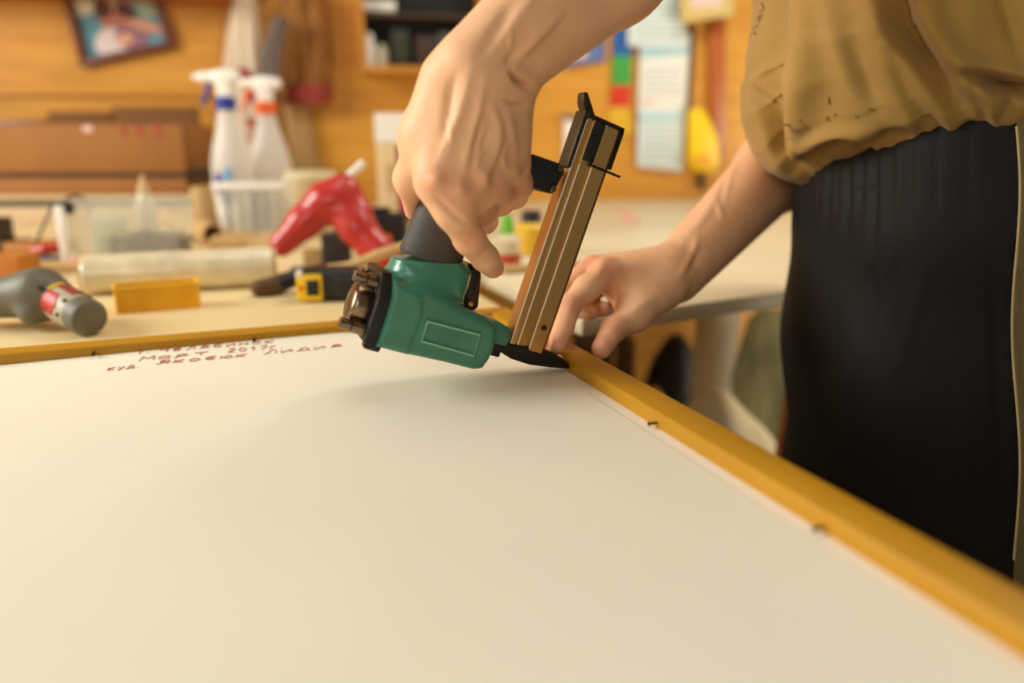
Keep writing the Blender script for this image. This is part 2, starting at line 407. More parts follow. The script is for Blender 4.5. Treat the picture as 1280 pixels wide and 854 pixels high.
def nail(p, d):
    mb = MB(); mb.cyl(p-d*.005, p+d*.004, .0008, .0008, 10); mb.cyl(p-d*.0056, p-d*.005, .0014, .0014, 10); mb.build('nail', M_nail, pic)
for px, py in ((818, 529), (1020, 661)):
    p = at_z(px, py, ZB+.0025); nail(bp(ui, p@U1, ZB+.0025), U2)
for px, py in ((117, 444), (318, 428)):
    p = at_z(px, py, ZB+.004); nail(bp(p@U2, vi-.001, ZB+.005), U1)
# red handwriting: pen strokes, letter by letter (unit box, y up)
G = {
 'к': [[(0,0),(.05,.7)],[(.5,.7),(.05,.3),(.5,0)]], 'у': [[(0,.7),(.2,.3)],[(.5,.7),(.1,-.25)]],
 'д': [[(.1,0),(.15,.7),(.45,.7),(.45,0)],[(0,-.15),(0,0),(.55,0),(.55,-.15)]], '.': [[(.08,0),(.12,.03)]],
 'Я': [[(.5,0),(.5,1),(.15,.9),(.1,.6),(.5,.5),(0,0)]], 'о': [[(.25,.7),(.02,.5),(.05,.1),(.3,0),(.5,.25),(.45,.6),(.25,.7)]],
 'б': [[(.5,.9),(.1,.7),(.02,.3),(.2,0),(.45,.15),(.4,.45),(.05,.4)]], 'ю': [[(0,0),(0,.7)],[(0,.35),(.2,.35)],[(.4,.7),(.2,.4),(.25,.05),(.45,0),(.6,.35),(.4,.7)]],
 'Л': [[(0,0),(.15,.1),(.3,1),(.5,1),(.55,0)]], 'и': [[(0,.7),(0,.1),(.1,0),(.45,.7),(.45,0)]], 'я': [[(.45,0),(.45,.7),(.12,.65),(.1,.4),(.45,.35),(0,0)]],
 'М': [[(0,0),(.08,1),(.3,.4),(.55,1),(.6,0)]], 'а': [[(.45,.6),(.2,.7),(.02,.4),(.1,0),(.45,.2)],[(.45,.7),(.5,0)]], 'р': [[(0,-.3),(.05,.7)],[(.05,.6),(.4,.7),(.45,.3),(.05,.15)]],
 'т': [[(0,.7),(.6,.7)],[(.3,.7),(.3,0)]], '2': [[(0,.8),(.25,1),(.45,.75),(0,0),(.5,0)]], '0': [[(.25,1),(0,.6),(.1,.05),(.35,0),(.5,.5),(.25,1)]], '1': [[(.1,.7),(.3,1),(.3,0)]],
 '7': [[(0,1),(.5,1),(.15,0)]], 'г': [[(0,0),(.05,.7),(.4,.7)]], 'Ч': [[(0,1),(.05,.6),(.45,.55)],[(.5,1),(.45,0)]], 'е': [[(.05,.35),(.45,.4),(.35,.7),(.05,.5),(.1,.05),(.45,.08)]],
 'л': [[(0,0),(.15,.1),(.25,.7),(.45,.7),(.45,0)]], 'н': [[(0,0),(0,.7)],[(0,.35),(.45,.35)],[(.45,.7),(.45,0)]], 'с': [[(.45,.6),(.2,.7),(.02,.35),(.15,0),(.45,.1)]], ' ': [],
}
def write(text, p0, p1, h, mbx):
    """a line of pen strokes from p0 to p1 on the paper"""
    d = p1-p0; L_ = np.linalg.norm(d); d /= L_; up = np.cross(Z, d); adv = L_/len(text)
    for i, ch in enumerate(text):
        for st in G[ch]:
            pts = [p0+d*((i+.08+x*1.25+.12*y)*adv)+up*(y*h)+Z*.0006 for x, y in st]
            pts = [V(p[0], p[1], paperz(p@U2, p@U1)+.0005) for p in pts]
            mbx.tube(pts, .00034, 5, 3)
mb = MB()
write('куд.', at_z(133, 464, ZB), at_z(182, 459, ZB), .010, mb)
write('Якобюк', at_z(194, 456.5, ZB), at_z(312, 446, ZB), .010, mb)
write('Лидия', at_z(328, 444, ZB), at_z(432, 434, ZB), .010, mb)
write('Март', at_z(172, 452.5, ZB), at_z(262, 444, ZB), .009, mb); write('2017г.', at_z(284, 442, ZB), at_z(362, 435.5, ZB), .009, mb)
write('г.', at_z(174, 446, ZB), at_z(192, 444, ZB), .008, mb); write('Челябинск', at_z(197, 444, ZB), at_z(346, 431.5, ZB), .008, mb)
mb.build('handwriting', M_ink, pic)

# ------------------------------------------------------------------ the pneumatic nailer
N0 = at_z(712, 453, ZB+.005)                # where the nose meets the right rail
GN = -U1                                     # out of the tool's side, towards the camera
def gp(px, py, off=0.): return on_plane(px, py, N0+GN*off, GN)
def uv(px, py, off=0.):
    p = gp(px, py, off)-N0; return (p@U2, p[2])
def from_uv(Vt): return N0+Vt[:, [0]]*U2+Vt[:, [1]]*Z+Vt[:, [2]]*(-GN)     # local z points away from the camera (right handed)
gun = thing('nail_gun', 'green pneumatic nailer with brass-coloured magazine held against the yellow frame', 'nail gun', N0)
NEAR = .016
body = [(492,322),(490,334),(486,341),(486,369),(478,397),(466.7,430.8),(508,441.6),(554,451.4),(590.4,460.5),(600.7,459.2),(608.5,448.9),(616,433.4),(619,405),(606,394.7),(590.4,388.3),(581.4,388),(580,382),(588,358.7),(593,338),(574,318),(540,312)]
B2 = [uv(x, y, NEAR) for x, y in body]
lo = np.min(B2, 0); hi = np.max(B2, 0)
s = SDF((*lo-.004, -.034), (*hi+.004, .034), .0009)
head = [(486,343),(486,369),(478,397),(466.7,430.8),(508,441.6),(554,451.4),(590.4,460.5),(600.7,459.2),(608.5,448.9),(616,433.4),(619,405),(606,394.7),(590.4,388.3),(579,383),(560,372),(520,352)]
s.poly([uv(x, y, NEAR) for x, y in head], .023, .0055)
left = [(487,343),(486,369),(478,397),(466.7,430.8),(508.5,441.6),(521,408),(527,392),(528,366),(505,352)]
s.poly([uv(x, y, NEAR) for x, y in left], .0247, .005, .001)
nk0 = V(*uv(536, 316, 0), 0); nk1 = V(*uv(532, 372, 0), 0)
nax = (nk0-nk1)/np.linalg.norm(nk0-nk1); nperp = V(nax[1], -nax[0], 0)
s.ell(nk0*.62+nk1*.38, (.0255, .036, .0205), (nperp, nax, Z), .010)
neck = [(497.5,321),(494,337),(500,352),(510,372),(579,380),(588,358.7),(592,340),(576,321)]
s.poly([uv(x, y, .010) for x, y in neck], .0195, .014, .004)
tp_ = V(*uv(537, 323.5, 0), 0); s.rbox(tp_+nax*.03, (.05, .03, .05), 0, (nperp, nax, Z), op='sub')
# raised rim around the panel on the near side
pan = [uv(x, y, .024) for x, y in ((535,402),(600,419),(592.5,445),(527,426.5))]
for i in range(4):
    a, b = V(*pan[i], -.0226), V(*pan[(i+1) % 4], -.0226); s.cap(a, b, .0012, .0012, .0008)
pc = np.mean(pan, 0)
vt, q = s.mesh(1)
o = _link('housing', npmesh('housing', from_uv(vt), q[:, ::-1]), M_green, gun, None)
# worn rim line of the panel
mb = MB(); w3 = lambda p, z: N0+U2*p[0]+Z*p[1]+U1*z
mb.tube([w3(pan[i % 4], -.0239) for i in range(4)]+[w3(pan[0], -.0239)], .0007, 6, 1); mb.build('panel_rim', M_greenedge, gun)
# nose block, driver guide
mb = MB()
def gslab(mbx, pts, half, bev=.0012, near=None, zc=0.):
    near = half if near is None else near
    P = [gp(x, y, near) for x, y in pts]; P = [p-GN*(np.dot(p-N0, GN)-(half-zc)) for p in P]; mbx.prism(P, -GN*2*half, bev, 2); return mbx
gslab(mb, [(613,400),(624,402),(639,411.5),(639,424),(634,434),(612,429)], .012, .002); mb.build('nose_block', M_green, gun)
mb = MB(); gslab(mb, [(608,427),(642,430),(683,437.5),(702,447),(711.5,455),(713,461.5),(693.5,460.5),(662.6,456.6),(639,449),(626.5,441),(610,437)], .008, .001); gslab(mb, [(609,434),(627,439),(624,447.6),(608,443)], .006, .001)
mb.build('nose_piece', M_black, gun)
# magazine: extruded aluminium section 31 x 15 mm with grooves
mA = gp(663.5-4.5, 437, .0075); mB = gp(756, 156, .0075)
md = (mB-mA); mlen = np.linalg.norm(md); md /= mlen; mw = np.cross(GN, md)*-1; mw = mw if mw@U2 > 0 else -mw
hw = .0142; hz = .0075
sec = [(-hw,-hz),(-hw,hz-.0009),(-hw+.0007,hz),(-hw+.0036,hz),(-hw+.004,hz-.0004),(-hw+.0045,hz-.002),(-hw+.0055,hz-.002),(-hw+.0054,hz-.0010),(-hw+.0064,hz),(-hw+.0128,hz-.0006),(-hw+.0138,hz-.0022),(-hw+.0146,hz-.0022),(-hw+.0147,hz-.0004),(-hw+.0157,hz+.0006),(hw-.0028,hz+.0006),(hw,hz-.0014),(hw,-hz)]
mc = mA-GN*.0075
mb = MB(); mb.prism([mc+mw*x+GN*y for x, y in sec], md*mlen, 0); mb.build('magazine', M_alu, gun, sharp=20)
def mp_(x, y, t): return mc+mw*x+GN*y+md*t
M_highlight = mat('highlight_line', (250, 240, 220), .3, metal=.3)  # near-white rods: highlight lines along the magazine ridges, put into the colour
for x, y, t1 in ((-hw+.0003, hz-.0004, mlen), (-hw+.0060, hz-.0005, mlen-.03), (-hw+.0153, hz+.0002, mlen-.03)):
    mb = MB(); mb.cyl(mp_(x, y, .001), mp_(x, y, t1-.001), .00055, .00055, 8); mb.build('highlight_line', M_highlight, gun)
mb = MB(); mb.box(mp_(0, 0, mlen+.0015), (2*hw+.0025, 2*hz+.003, .003), (mw, GN, md), .0008)
mb.box(mp_(hw+.0008, 0, mlen-.013), (.0022, 2*hz+.002, .028), (mw, GN, md), .0006); mb.build('end_cap', M_black, gun)
mb = MB(); mb.box(mp_(-hw+.0105, hz-.0005, mlen-.014), (.0085, .0035, .027), (mw, GN, md), .0006)
mb.cyl(mp_(-hw+.0105, hz, mlen-.011), mp_(-hw+.0105, hz+.0028, mlen-.011), .0026, .0022, 16); mb.build('pusher', M_blackp, gun)
mb = MB(); mb.cyl(mp_(-hw+.012, hz+.001, mlen-.029), mp_(hw+.010, hz+.001, mlen-.029), .0009, .0009, 10); mb.build('pusher_pin', M_black, gun)
mb = MB(); mb.box(mp_(-hw-.0016, 0, mlen-.016), (.0032, 2*hz+.001, .040), (mw, GN, md), .0008)
lv = gp(735, 147, 0); lt = gp(728, 117, 0); la = (lt-lv)/np.linalg.norm(lt-lv); lw = np.cross(GN, la)
lp2 = [lv-lw*.0035, lv+lw*.0035, lv+la*.011+lw*.0035, lt+lw*.0016, lt+la*.001, lt-lw*.0020, lv+la*.011-lw*.0025]
mb.prism([p+GN*.005 for p in lp2], -GN*.010, .001); mb.build('latch_lever', mat('dark_latch', (66, 55, 38), .4, metal=.7), gun)
mb = MB(); mb.cyl(mp_(hw-.0075, hz, .0185), mp_(hw-.0075, hz+.0009, .0185), .0021, .0021, 16); mb.build('screw_hole', M_blk, gun)
mb = MB(); gslab(mb, [(612,176),(668,193),(702,205),(707,214),(692,243),(668,236),(606,216)], .010, .0015); mb.build('bracket', M_blackp, gun)
mb = MB()
for x, y in ((700, 211), (691, 236)):
    p = gp(x, y, .0105); mb.cyl(p-GN*.003, p+GN*.0015, .0028, .0024, 14, .0006)
mb.build('bracket_bolt', M_steel, gun)
# rubber sleeve of the handle
h0, h1 = gp(537, 324, 0), gp(592, 172, 0); hax = (h1-h0); hl = np.linalg.norm(hax); hax /= hl
mb = MB(); mb.lathe(h0, hax, [(-.0015, .0178), (0, .0186), (.0015, .0190), (hl*.25, .0182), (hl*.6, .0172), (hl*.96, .0178), (hl, .0165)], 40, U2, 1.14)
mb.build('grip_sleeve', M_rub, gun)
# trigger and its guard plate
mb = MB(); gslab(mb, [(588,340),(594,334),(602,342),(598,384),(594,388),(583,386),(580,380)], .007, .001); mb.build('trigger_plate', mat('brown_steel', (70, 50, 28), .4, metal=.6), gun)
mb = MB(); gslab(mb, [(591,330),(599,340),(592,368),(586,378),(582,372),(588,352)], .0085, .0012); mb.build('trigger', M_blackp, gun)
mb = MB(); p = gp(588.5, 380.5, .0088); mb.cyl(p-GN*.004, p+GN*.0004, .0022, .002, 16, .0004); mb.build('rivet', mat('brass', (214, 160, 96), .3, metal=.9), gun)
# tail: black plate, polished exhaust cap, hex bolts
mb = MB(); gslab(mb, [(474,338),(488,339),(486.5,369),(478.5,397),(466,431),(452,426.5),(458,408),(470,372)], .0225, .0015, NEAR); mb.build('tail_plate', M_black, gun)
ca, cb = gp(473, 351, .004), gp(449, 421, .004); cu = (ca-cb)/np.linalg.norm(ca-cb); cax = np.cross(cu, GN); cax = cax if cax@U2 < 0 else -cax
cc = (gp(470, 352, .0)+gp(452, 416, .0))/2; R_ = np.linalg.norm(gp(470, 352)-gp(452, 416))/2*.84
mb = MB(); mb.lathe(cc-cax*.002, cax, [(0, R_*.78), (.004, R_*.78), (.0042, R_*.98), (.005, R_), (.0125, R_*.98), (.0150, R_*.90), (.0162, R_*.6), (.0168, .0001)], 40); mb.build('exhaust_cap', M_steel, gun, sharp=50)
mb = MB()
mb.box(cc+GN*R_*.80-cax*.0005, (R_*1.1, R_*.30, .006), (cu, GN, cax), .002)
mb.build('exhaust_slot', M_blk, gun)
for (x, y, ofs, out) in ((472, 353, .014, .016), (451, 410, .013, .0145), (460, 428, .016, .003), (480, 352, -.016, .014)):
    p = gp(x, y, ofs) if ofs > 0 else gp(x, y, -.0)-GN*.016
    mb = MB(); mb.cyl(p-cax*.008, p+cax*out*.45, .0046, .0046, 20); mb.cyl(p+cax*out*.45, p+cax*out, .0036, .0036, 18, .0007)
    mb.lathe(p+cax*(out-.0001), cax, [(0, .0019), (.0001, .0019), (.0002, .0001)], 6); mb.build('hex_bolt', M_steel if out > .004 else M_black, gun)
# ------------------------------------------------------------------ the worker
M_skin = mat('skin', (240, 186, 144), .5, vary=.05, vscale=70, bump=.10, bscale=420, sss=.06, spec=.4)
mix_attr(M_skin, 'ruddy', (222, 140, 106), .6)
M_shirt = mat('khaki_cotton', (164, 128, 62), .85, vary=.10, vscale=14, bump=.08, bscale=500, sheen=.15)
M_trou = mat('black_cotton', (15, 12, 8), .7, vary=.12, vscale=12, bump=.15, bscale=500, spec=.3)
M_panel = mat('olive_cotton', (112, 100, 62), .8)
M_hair = mat('dark_brown_hair', (48, 34, 24), .6, bump=.5, bscale=160)
M_shoe = mat('black_leather', (30, 27, 24), .45)
CX, CY = .385, .72
man = thing('person', 'person in khaki shirt and black trousers bending over the frame with a nail gun', 'person', V(CX, CY, 0))
hp = lambda x, y, o: gp(x, y, o/1000)
# ---- left arm and hand, gripping the nailer from above
eL = at_d(985, -250, .50); shL = V(.37, .57, 1.45)
pts = [hp(500,60,60), hp(680,350,-60), eL+.06, eL-.06, shL+.06, shL-.06]
s = SDF(np.min(pts, 0)-.012, np.max(pts, 0)+.012, .0015)
wA, wB = hp(590, 79, 40), hp(626, 95, 33)
fd = eL-(wA+wB)/2; fd /= np.linalg.norm(fd); fs_ = wB-wA; fs_ -= fd*np.dot(fs_, fd); fs_ /= np.linalg.norm(fs_)
K = .018
mid = (wA+wB)/2+fd*.11
s.chain([wA, mid-fs_*.012, eL-fs_*.012], [.0205, .0285, .036], .012); s.chain([wB, mid+fs_*.012, eL+fs_*.010], [.0190, .0285, .036], .012)
s.cap(eL, shL, .040, .052, .03)
MC = {'i': (hp(584,101,40), hp(546,228,39)), 'm': (hp(601,99,44), hp(575,237,42)), 'r': (hp(618,104,41), hp(605,228,33)), 'p': (hp(634,112,33), hp(641,205,18))}
for k_, r0, r1 in (('i', .0135, .0118), ('m', .0130, .0122), ('r', .0128, .0115), ('p', .0130, .0110)): s.cap(*MC[k_], r0, r1, .014)
s.ell(hp(592,165,30), (.030, .040, .012), (U2, Z, GN), .02)
s.cap(hp(575,110,28), hp(548,165,22), .014, .013, .02)
# thumb along the far left of the handle
s.chain([hp(558,103,30), hp(525,172,21), hp(512.5,224,3), hp(517,264,-13)], [.0150, .0112, .0090, .0062], .010)
s.cap(hp(540,165,24), hp(549,208,32), .011, .010, .015)
# fingers
s.chain([hp(546,228,39), hp(566,263,40), hp(587,299,33)], [.0120, .0106, .0101], .008)
s.chain([hp(587,299,33), hp(606,322,21), hp(616,334,10)], [.0101, .0090, .0079], .0035)
s.chain([MC['m'][1], hp(604,263,12), hp(606,276,-10), hp(588,276,-22)], [.0120, .0098, .0088, .0075], .0035)
s.chain([MC['r'][1], hp(628,239,6), hp(626,254,-14), hp(606,258,-24)], [.0113, .0096, .0086, .0074], .0035)
s.chain([MC['p'][1], hp(651,231,2), hp(645,246,-14), hp(622,248,-22)], [.0108, .0088, .0080, .0068], .0035)
# nail of the forefinger
vt, q = s.mesh(1)
L_ = [
 ([(589,86),(574,144),(547,206)], .0010, 6), ([(606,100),(594,155),(578,222)], .0013, 6), ([(614,129),(624,170),(606,224)], .0011, 6), ([(634,135),(645,195)], .0008, 6),
 ([(571,92),(562,120),(556,170)], -.0012, 6), ([(600,150),(588,205)], -.0009, 5), ([(612,160),(600,200)], -.0007, 4),
 ([(601,206),(605,238)], .0016, 8), ([(572,226),(577,246)], .0016, 10), ([(543,216),(548,236)], .0014, 11), ([(640,206),(646,224)], .0012, 8),
 ([(640,92),(652,103),(668,112)], -.0034, 4), ([(629,126),(645,130),(660,128)], -.0012, 2.5), ([(646,76),(668,50),(700,20)], .0013, 6), ([(618,60),(650,20),(680,-20)], .0008, 8),
 ([(600,70),(620,40),(640,5)], -.0010, 8), ([(632,80),(645,66)], -.0012, 5), ([(640,40),(636,60)], .0006, 3),
 ([(545,245),(560,262),(583,280)], -.0010, 4), ([(574,294),(588,291),(600,287)], -.0006, 2), ([(576,299),(591,297),(604,293)], -.0006, 2), ([(580,304),(592,303)], -.0005, 2),
 ([(597,322),(609,316)], -.0005, 1.8), ([(556,140),(566,175),(556,205)], .0005, 3), ([(612,180),(600,195),(592,216)], .0006, 2.5), ([(596,188),(612,196)], .0004, 2.5),
 ([(636,180),(628,196),(634,212)], .0006, 3),
]
vt = crease(vt, q, [(l[0], l[1]*1.9, *l[2:]) for l in L_])
def ruddy(vt, spots):
    a = np.zeros(len(vt), np.float32)
    for c, r in spots: a = np.maximum(a, np.exp(-(np.linalg.norm(vt-c, axis=1)/r)**2))
    return a
rl = ruddy(vt, [(hp(575,237,50), .013), (hp(605,228,42), .012), (hp(546,228,48), .012), (hp(587,299,40), .012), (hp(616,334,12), .012), (hp(604,263,16), .014), (hp(628,239,12), .013), (hp(651,231,6), .012), (hp(513,250,-5), .014)])
parts_ = [(vt, q, rl)]
# ---- right arm and hand, pressing the rail down
tp = at_z(697, 432, ZT+.0075); dt = depth(tp)
tb_ = at_z(752, 436, ZT+.001); db = depth(tb_)
R = lambda x, y, d: at_d(x, y, d)
eR = R(1040, 140, .92); shR = V(.29, .90, 1.42)
pts = [tp, tb_, R(680, 300, .72), R(700, 450, .56), eR+.06, eR-.06, shR+.06, shR-.06]
s = SDF(np.min(pts, 0)-.012, np.max(pts, 0)+.012, .0017)
wr = R(843, 344, .672); fd = eR-wr; fd /= np.linalg.norm(fd); fp = R(843+20, 344+21, .672+.005)-wr; fp -= fd*np.dot(fp, fd); fp /= np.linalg.norm(fp)
mid = wr+(eR-wr)*.55
s.chain([wr-fp*.0075, mid-fp*.011, eR-fp*.008], [.0185, .029, .037], .02); s.chain([wr+fp*.0075, mid+fp*.011, eR+fp*.008], [.0180, .029, .037], .02)
s.cap(eR, shR, .042, .052, .03)
for a, b, r0, r1 in ((R(832,338,.660), R(758,341,.630), .0145, .0118), (R(833,334,.675), R(741,336,.655), .0135, .0115), (R(840,338,.688), R(748,342,.678), .0130, .011), (R(845,346,.695), R(766,350,.697), .0130, .0105)): s.cap(a, b, r0, r1, .016)
s.ell(R(800,352,.660), (.036, .024, .018), (V(.86, .5, 0), V(-.5, .86, 0), Z), .02)
s.chain([R(758,341,.630), R(733,361,.617), R(712,383,.604)], [.0118, .0102, .0092], .006)
s.chain([R(712,383,.604), R(704,410,(.604+dt)/2), tp], [.0092, .0082, .0072], .003)
s.chain([R(741,336,.655), R(702,363,.640), R(690,392,.625), at_z(684,424,ZT+.007)], [.0112, .0090, .0080, .0070], .003)
s.chain([R(748,342,.678), R(713,364,.672), R(718,386,.660), R(738,390,.650)], [.0108, .0090, .0080, .0070], .003)
s.chain([R(766,350,.697), R(737,368,.692), R(744,386,.680), R(760,386,.670)], [.0100, .0082, .0074, .0066], .003)
s.chain([R(829,362,.650), R(793,394,.626), R(767,411,(.626+db)/2+.003)], [.0160, .0125, .0102], .010)
s.chain([R(767,411,(.626+db)/2+.003), tb_], [.0102, .0080], .004)
s.cap(R(826,352,.655), R(790,372,.640), .015, .013, .02)
vt, q = s.mesh(1)
L_ = [([(757,322),(745,345)], .0012, 7), ([(763,350),(745,366),(724,372)], .0006, 6), ([(768,345),(769,372),(764,392)], -.0014, 5), ([(800,332),(766,333)], .0006, 6),
      ([(697,376),(712,371)], -.0005, 2), ([(696,381),(712,377)], -.0005, 2), ([(694,388),(706,386)], -.0004, 2), ([(756,418),(768,422)], -.0006, 2.2), ([(820,370),(785,392)], .0005, 6),
      ([(848,350),(866,318),(872,296)], .0010, 5), ([(858,345),(876,310)], -.0008, 5), ([(905,196),(900,230),(880,270),(852,300)], .0010, 6), ([(922,190),(912,225),(905,255)], .0007, 4), ([(895,250),(904,275)], .0006, 4)]
vt = crease(vt, q, [(l[0], l[1]*1.7, *l[2:]) for l in L_])
rl = ruddy(vt, [(R(757,335,.62), .014), (R(738,330,.645), .013), (R(712,381,.595), .012), (tp, .014), (tb_, .014), (R(766,411,.6), .012)])
parts_.append((vt, q, rl))
# ---- trunk, legs, head (clothed or above the picture)
s = SDF((.06, .40, .02), (.62, 1.06, 1.84), .008)
for sy in (-1, 1):
    hip = V(CX+(.02 if sy < 0 else .055), CY+sy*.072, .90)
    s.chain([hip, V(CX+.02, CY+sy*.095, .50), V(CX+.02, CY+sy*.10, .09)], [.085, .058, .040], .05)
    s.chain([V(CX+.03, CY+sy*.10, .055), V(CX-.13, CY+sy*.115, .04)], [.036, .030], .03)
s.ell(V(CX+.055, CY, .98), (.075, .12, .12), k=.04); s.ell(V(CX+.035, CY, 1.16), (.085, .125, .17), k=.05)
s.ell(V(CX-.055, CY, 1.34), (.10, .155, .15), k=.06); s.cap(shL, shR, .05, .05, .06)
s.cap(V(.325, CY, 1.44), V(.285, CY, 1.58), .058, .052, .04)
hc = V(.245, CY, 1.665); hf = V(-.85, 0, -.5)/np.linalg.norm(V(-.85, 0, -.5)); hu = np.cross(Y, hf)*-1; hu = hu if hu[2] > 0 else -hu; A_ = (hf, Y, hu)
H = lambda f, y, u: hc+hf*f+Y*y+hu*u
s.ell(H(-.012, 0, .022), (.098, .077, .090), A_, .03); s.ell(H(.022, 0, -.045), (.062, .056, .065), A_, .03)
s.cap(H(.088, 0, .008), H(.104, 0, -.022), .009, .013, .012); s.ell(H(.080, 0, -.090), (.020, .022, .018), A_, .02)
for sy in (-1, 1):
    s.ell(H(.096, sy*.032, .012), (.012, .016, .010), A_, .012, 'sub'); s.ell(H(.080, sy*.032, .012), (.013, .014, .011), A_, .002)
    s.ell(H(-.005, sy*.079, -.002), (.018, .010, .032), A_, .01)
    s.cap(H(.083, 0, -.057), H(.077, sy*.022, -.056), .007, .004, .006)
vt, q = s.mesh(2); parts_.append((vt, q, np.zeros(len(vt), np.float32)))
VV, QQ, RR, k_ = [], [], [], 0
for vt, q, r in parts_: VV.append(vt); QQ.append(q+k_); RR.append(r); k_ += len(vt)
me = npmesh('body', np.concatenate(VV), np.concatenate(QQ))
at_ = me.attributes.new('ruddy', 'FLOAT', 'POINT'); at_.data.foreach_set('value', np.concatenate(RR))
_link('body', me, M_skin, man, None)
# pale nail of the forefinger on the trigger
def nailplate(tip, prev, up, r, name='fingernail'):
    ax_ = tip-prev; ax_ /= np.linalg.norm(ax_); up = up-ax_*np.dot(up, ax_); up /= np.linalg.norm(up); sd = np.cross(ax_, up)
    s = SDF(tip-.015, tip+.015, .0008); s.ell(tip+ax_*r*.15+up*r*.62, (r*.95, r*.72, r*.46), (ax_, sd, up)); v_, q_ = s.mesh(2)
    _link(name, npmesh(name, v_, q_), mat('nail_skin', (232, 178, 146), .3), man, None)
nailplate(hp(616,334,10), hp(606,322,21), U2*.75-Z*.15+GN*.35, .0070)
s = SDF(hc-.14, hc+.14, .004)
s.ell(H(-.020, 0, .034), (.100, .084, .092), A_); s.ell(H(.075, 0, -.035), (.07, .10, .085), A_, .02, 'sub'); s.ell(H(0, 0, -.115), (.12, .1, .07), A_, .02, 'sub')
vt, q = s.mesh(2); _link('hair', npmesh('hair', vt, q), M_hair, man, None)
# ---- trousers with gathered waistband and olive side panel
s = SDF((.20, .46, .06), (.58, 1.0, 1.09), .004)
for sy in (-1, 1):
    ox = .012 if sy < 0 else .048; s.chain([V(CX+.012+ox, CY+sy*.070, 1.075), V(CX+.004+ox, CY+sy*.073, .96), V(CX+ox, CY+sy*.075, .84), V(CX+.020, CY+sy*.095, .46), V(CX+.03, CY+sy*.10, .11)], [.106, .112, .114, .098, .078], .035)
s.chain([V(CX+.022, CY, 1.075), V(CX+.008, CY, .97), V(CX+.006, CY, .85), V(CX+.012, CY, .60)], [.104, .114, .113, .098], .035); s.rbox(V(CX, CY, .03), (.3, .4, .055), .01, op='sub')
vt, q = s.mesh(2)
pl = []
for i, (x, yb, a, w) in enumerate(((1006,252,.8,4), (1014,262,1,3.4), (1024,250,.7,4), (1036,276,1.1,4), (1047,256,.7,3.4), (1061,270,1,4.4), (1078,250,.6,4), (1094,292,1.1,5), (1114,252,.6,5), (1138,262,.6,6), (1172,256,.5,6), (1212,250,.4,7))):
    yt = 210-(x-1000)*.17; pl.append(([(x+2, yt-40), (x+1, yt+12), (x-1, yb-8), (x-4, yb+26)], -.0030*a, w)); pl.append(([(x+8, yt-40), (x+7, yt+14), (x+5, yb+10)], .0018*a, w+.6))
pl += [([(1000,262),(1080,253),(1164,241),(1272,225)], -.0010, 2.2), ([(1085,330),(1092,380),(1080,430)], -.0018, 7), ([(1130,310),(1112,370),(1120,440)], -.0016, 8), ([(1160,330),(1140,400),(1118,470)], .0018, 9), ([(1105,290),(1075,350)], .0015, 9),
       ([(1240,300),(1245,420),(1250,560),(1252,700)], -.002, 7), ([(1040,330),(1060,400),(1052,500)], .0020, 16), ([(1000,420),(1040,470)], -.0014, 10), ([(1170,420),(1200,480),(1220,600)], .002, 16)]
vt = crease(vt, q, pl)
zhem = lambda c: 1.042-.030*np.clip(c, 0, 1)**2.3+.02*np.clip(-c, 0, 1)      # where the shirt meets the waistband; c = how far round to the front
cosf = lambda P: (CX-P[:, 0])/np.maximum(np.hypot(CX-P[:, 0], P[:, 1]-CY), 1e-6)
zseam = lambda P: zhem(cosf(P))-.034
pside = lambda py: 1270+5*np.sin((py-150)/55.)
fc = vt[q].mean(1); keep = fc[:, 2] < zhem(cosf(fc))+.010; q = q[keep]; fc = fc[keep]; pj = proj(fc); near = (fc[:, 1] < CY-.06) & (fc[:, 2] > .55)
band = fc[:, 2] > zseam(fc); side = near & (pj[:, 0] > pside(pj[:, 1])) & (pj[:, 0] < pside(pj[:, 1])+70)
def shared(m): return np.intersect1d(np.unique(q[m]), np.unique(q[~m]))
k_ = shared(band); vt[k_, 2] = zseam(vt[k_])
k_ = shared(side); k_ = k_[(vt[k_, 2] > .56) & (proj(vt[k_])[:, 0] < 1300)]; pv = proj(vt[k_]); dd = (vt[k_]-CAM)@FW; vt[k_, 0] += (pside(pv[:, 1])-pv[:, 0])*dd/F
def sub(vt, q, m, off, N):
    qq = q[m]; u, inv = np.unique(qq, return_inverse=True); return vt[u]+N[u]*off, inv.reshape(qq.shape)
N_ = normals_np(vt, q)
v_, q_ = sub(vt, q, ~band & ~side, 0, N_); _link('trousers', npmesh('trousers', v_, q_), M_trou, man, None)
v_, q_ = sub(vt, q, band & ~side, 0, N_); _link('waistband', npmesh('waistband', v_, q_), M_trou, man, None)
v_, q_ = sub(vt, q, side, .0008, N_); o = _link('side_panel', npmesh('side_panel', v_, q_), M_panel, man, None); o['label'] = 'olive side panel of the black trousers'
mb = MB(); ys = np.linspace(158, 700, 30); line = []
for yy in ys:
    r = ray(pside(yy), yy); d_ = vt-CAM; tt = d_@r/(r@r); pr = np.linalg.norm(d_-tt[:, None]*r, axis=1); c = np.where((pr < .006) & (vt[:, 1] < CY))[0]
    if len(c): line.append(CAM+r*(np.min(tt[c])-.002))
mb.tube(line, .0009, 6, 2); mb.build('piping', mat('pale_piping', (196, 176, 130), .7), man)
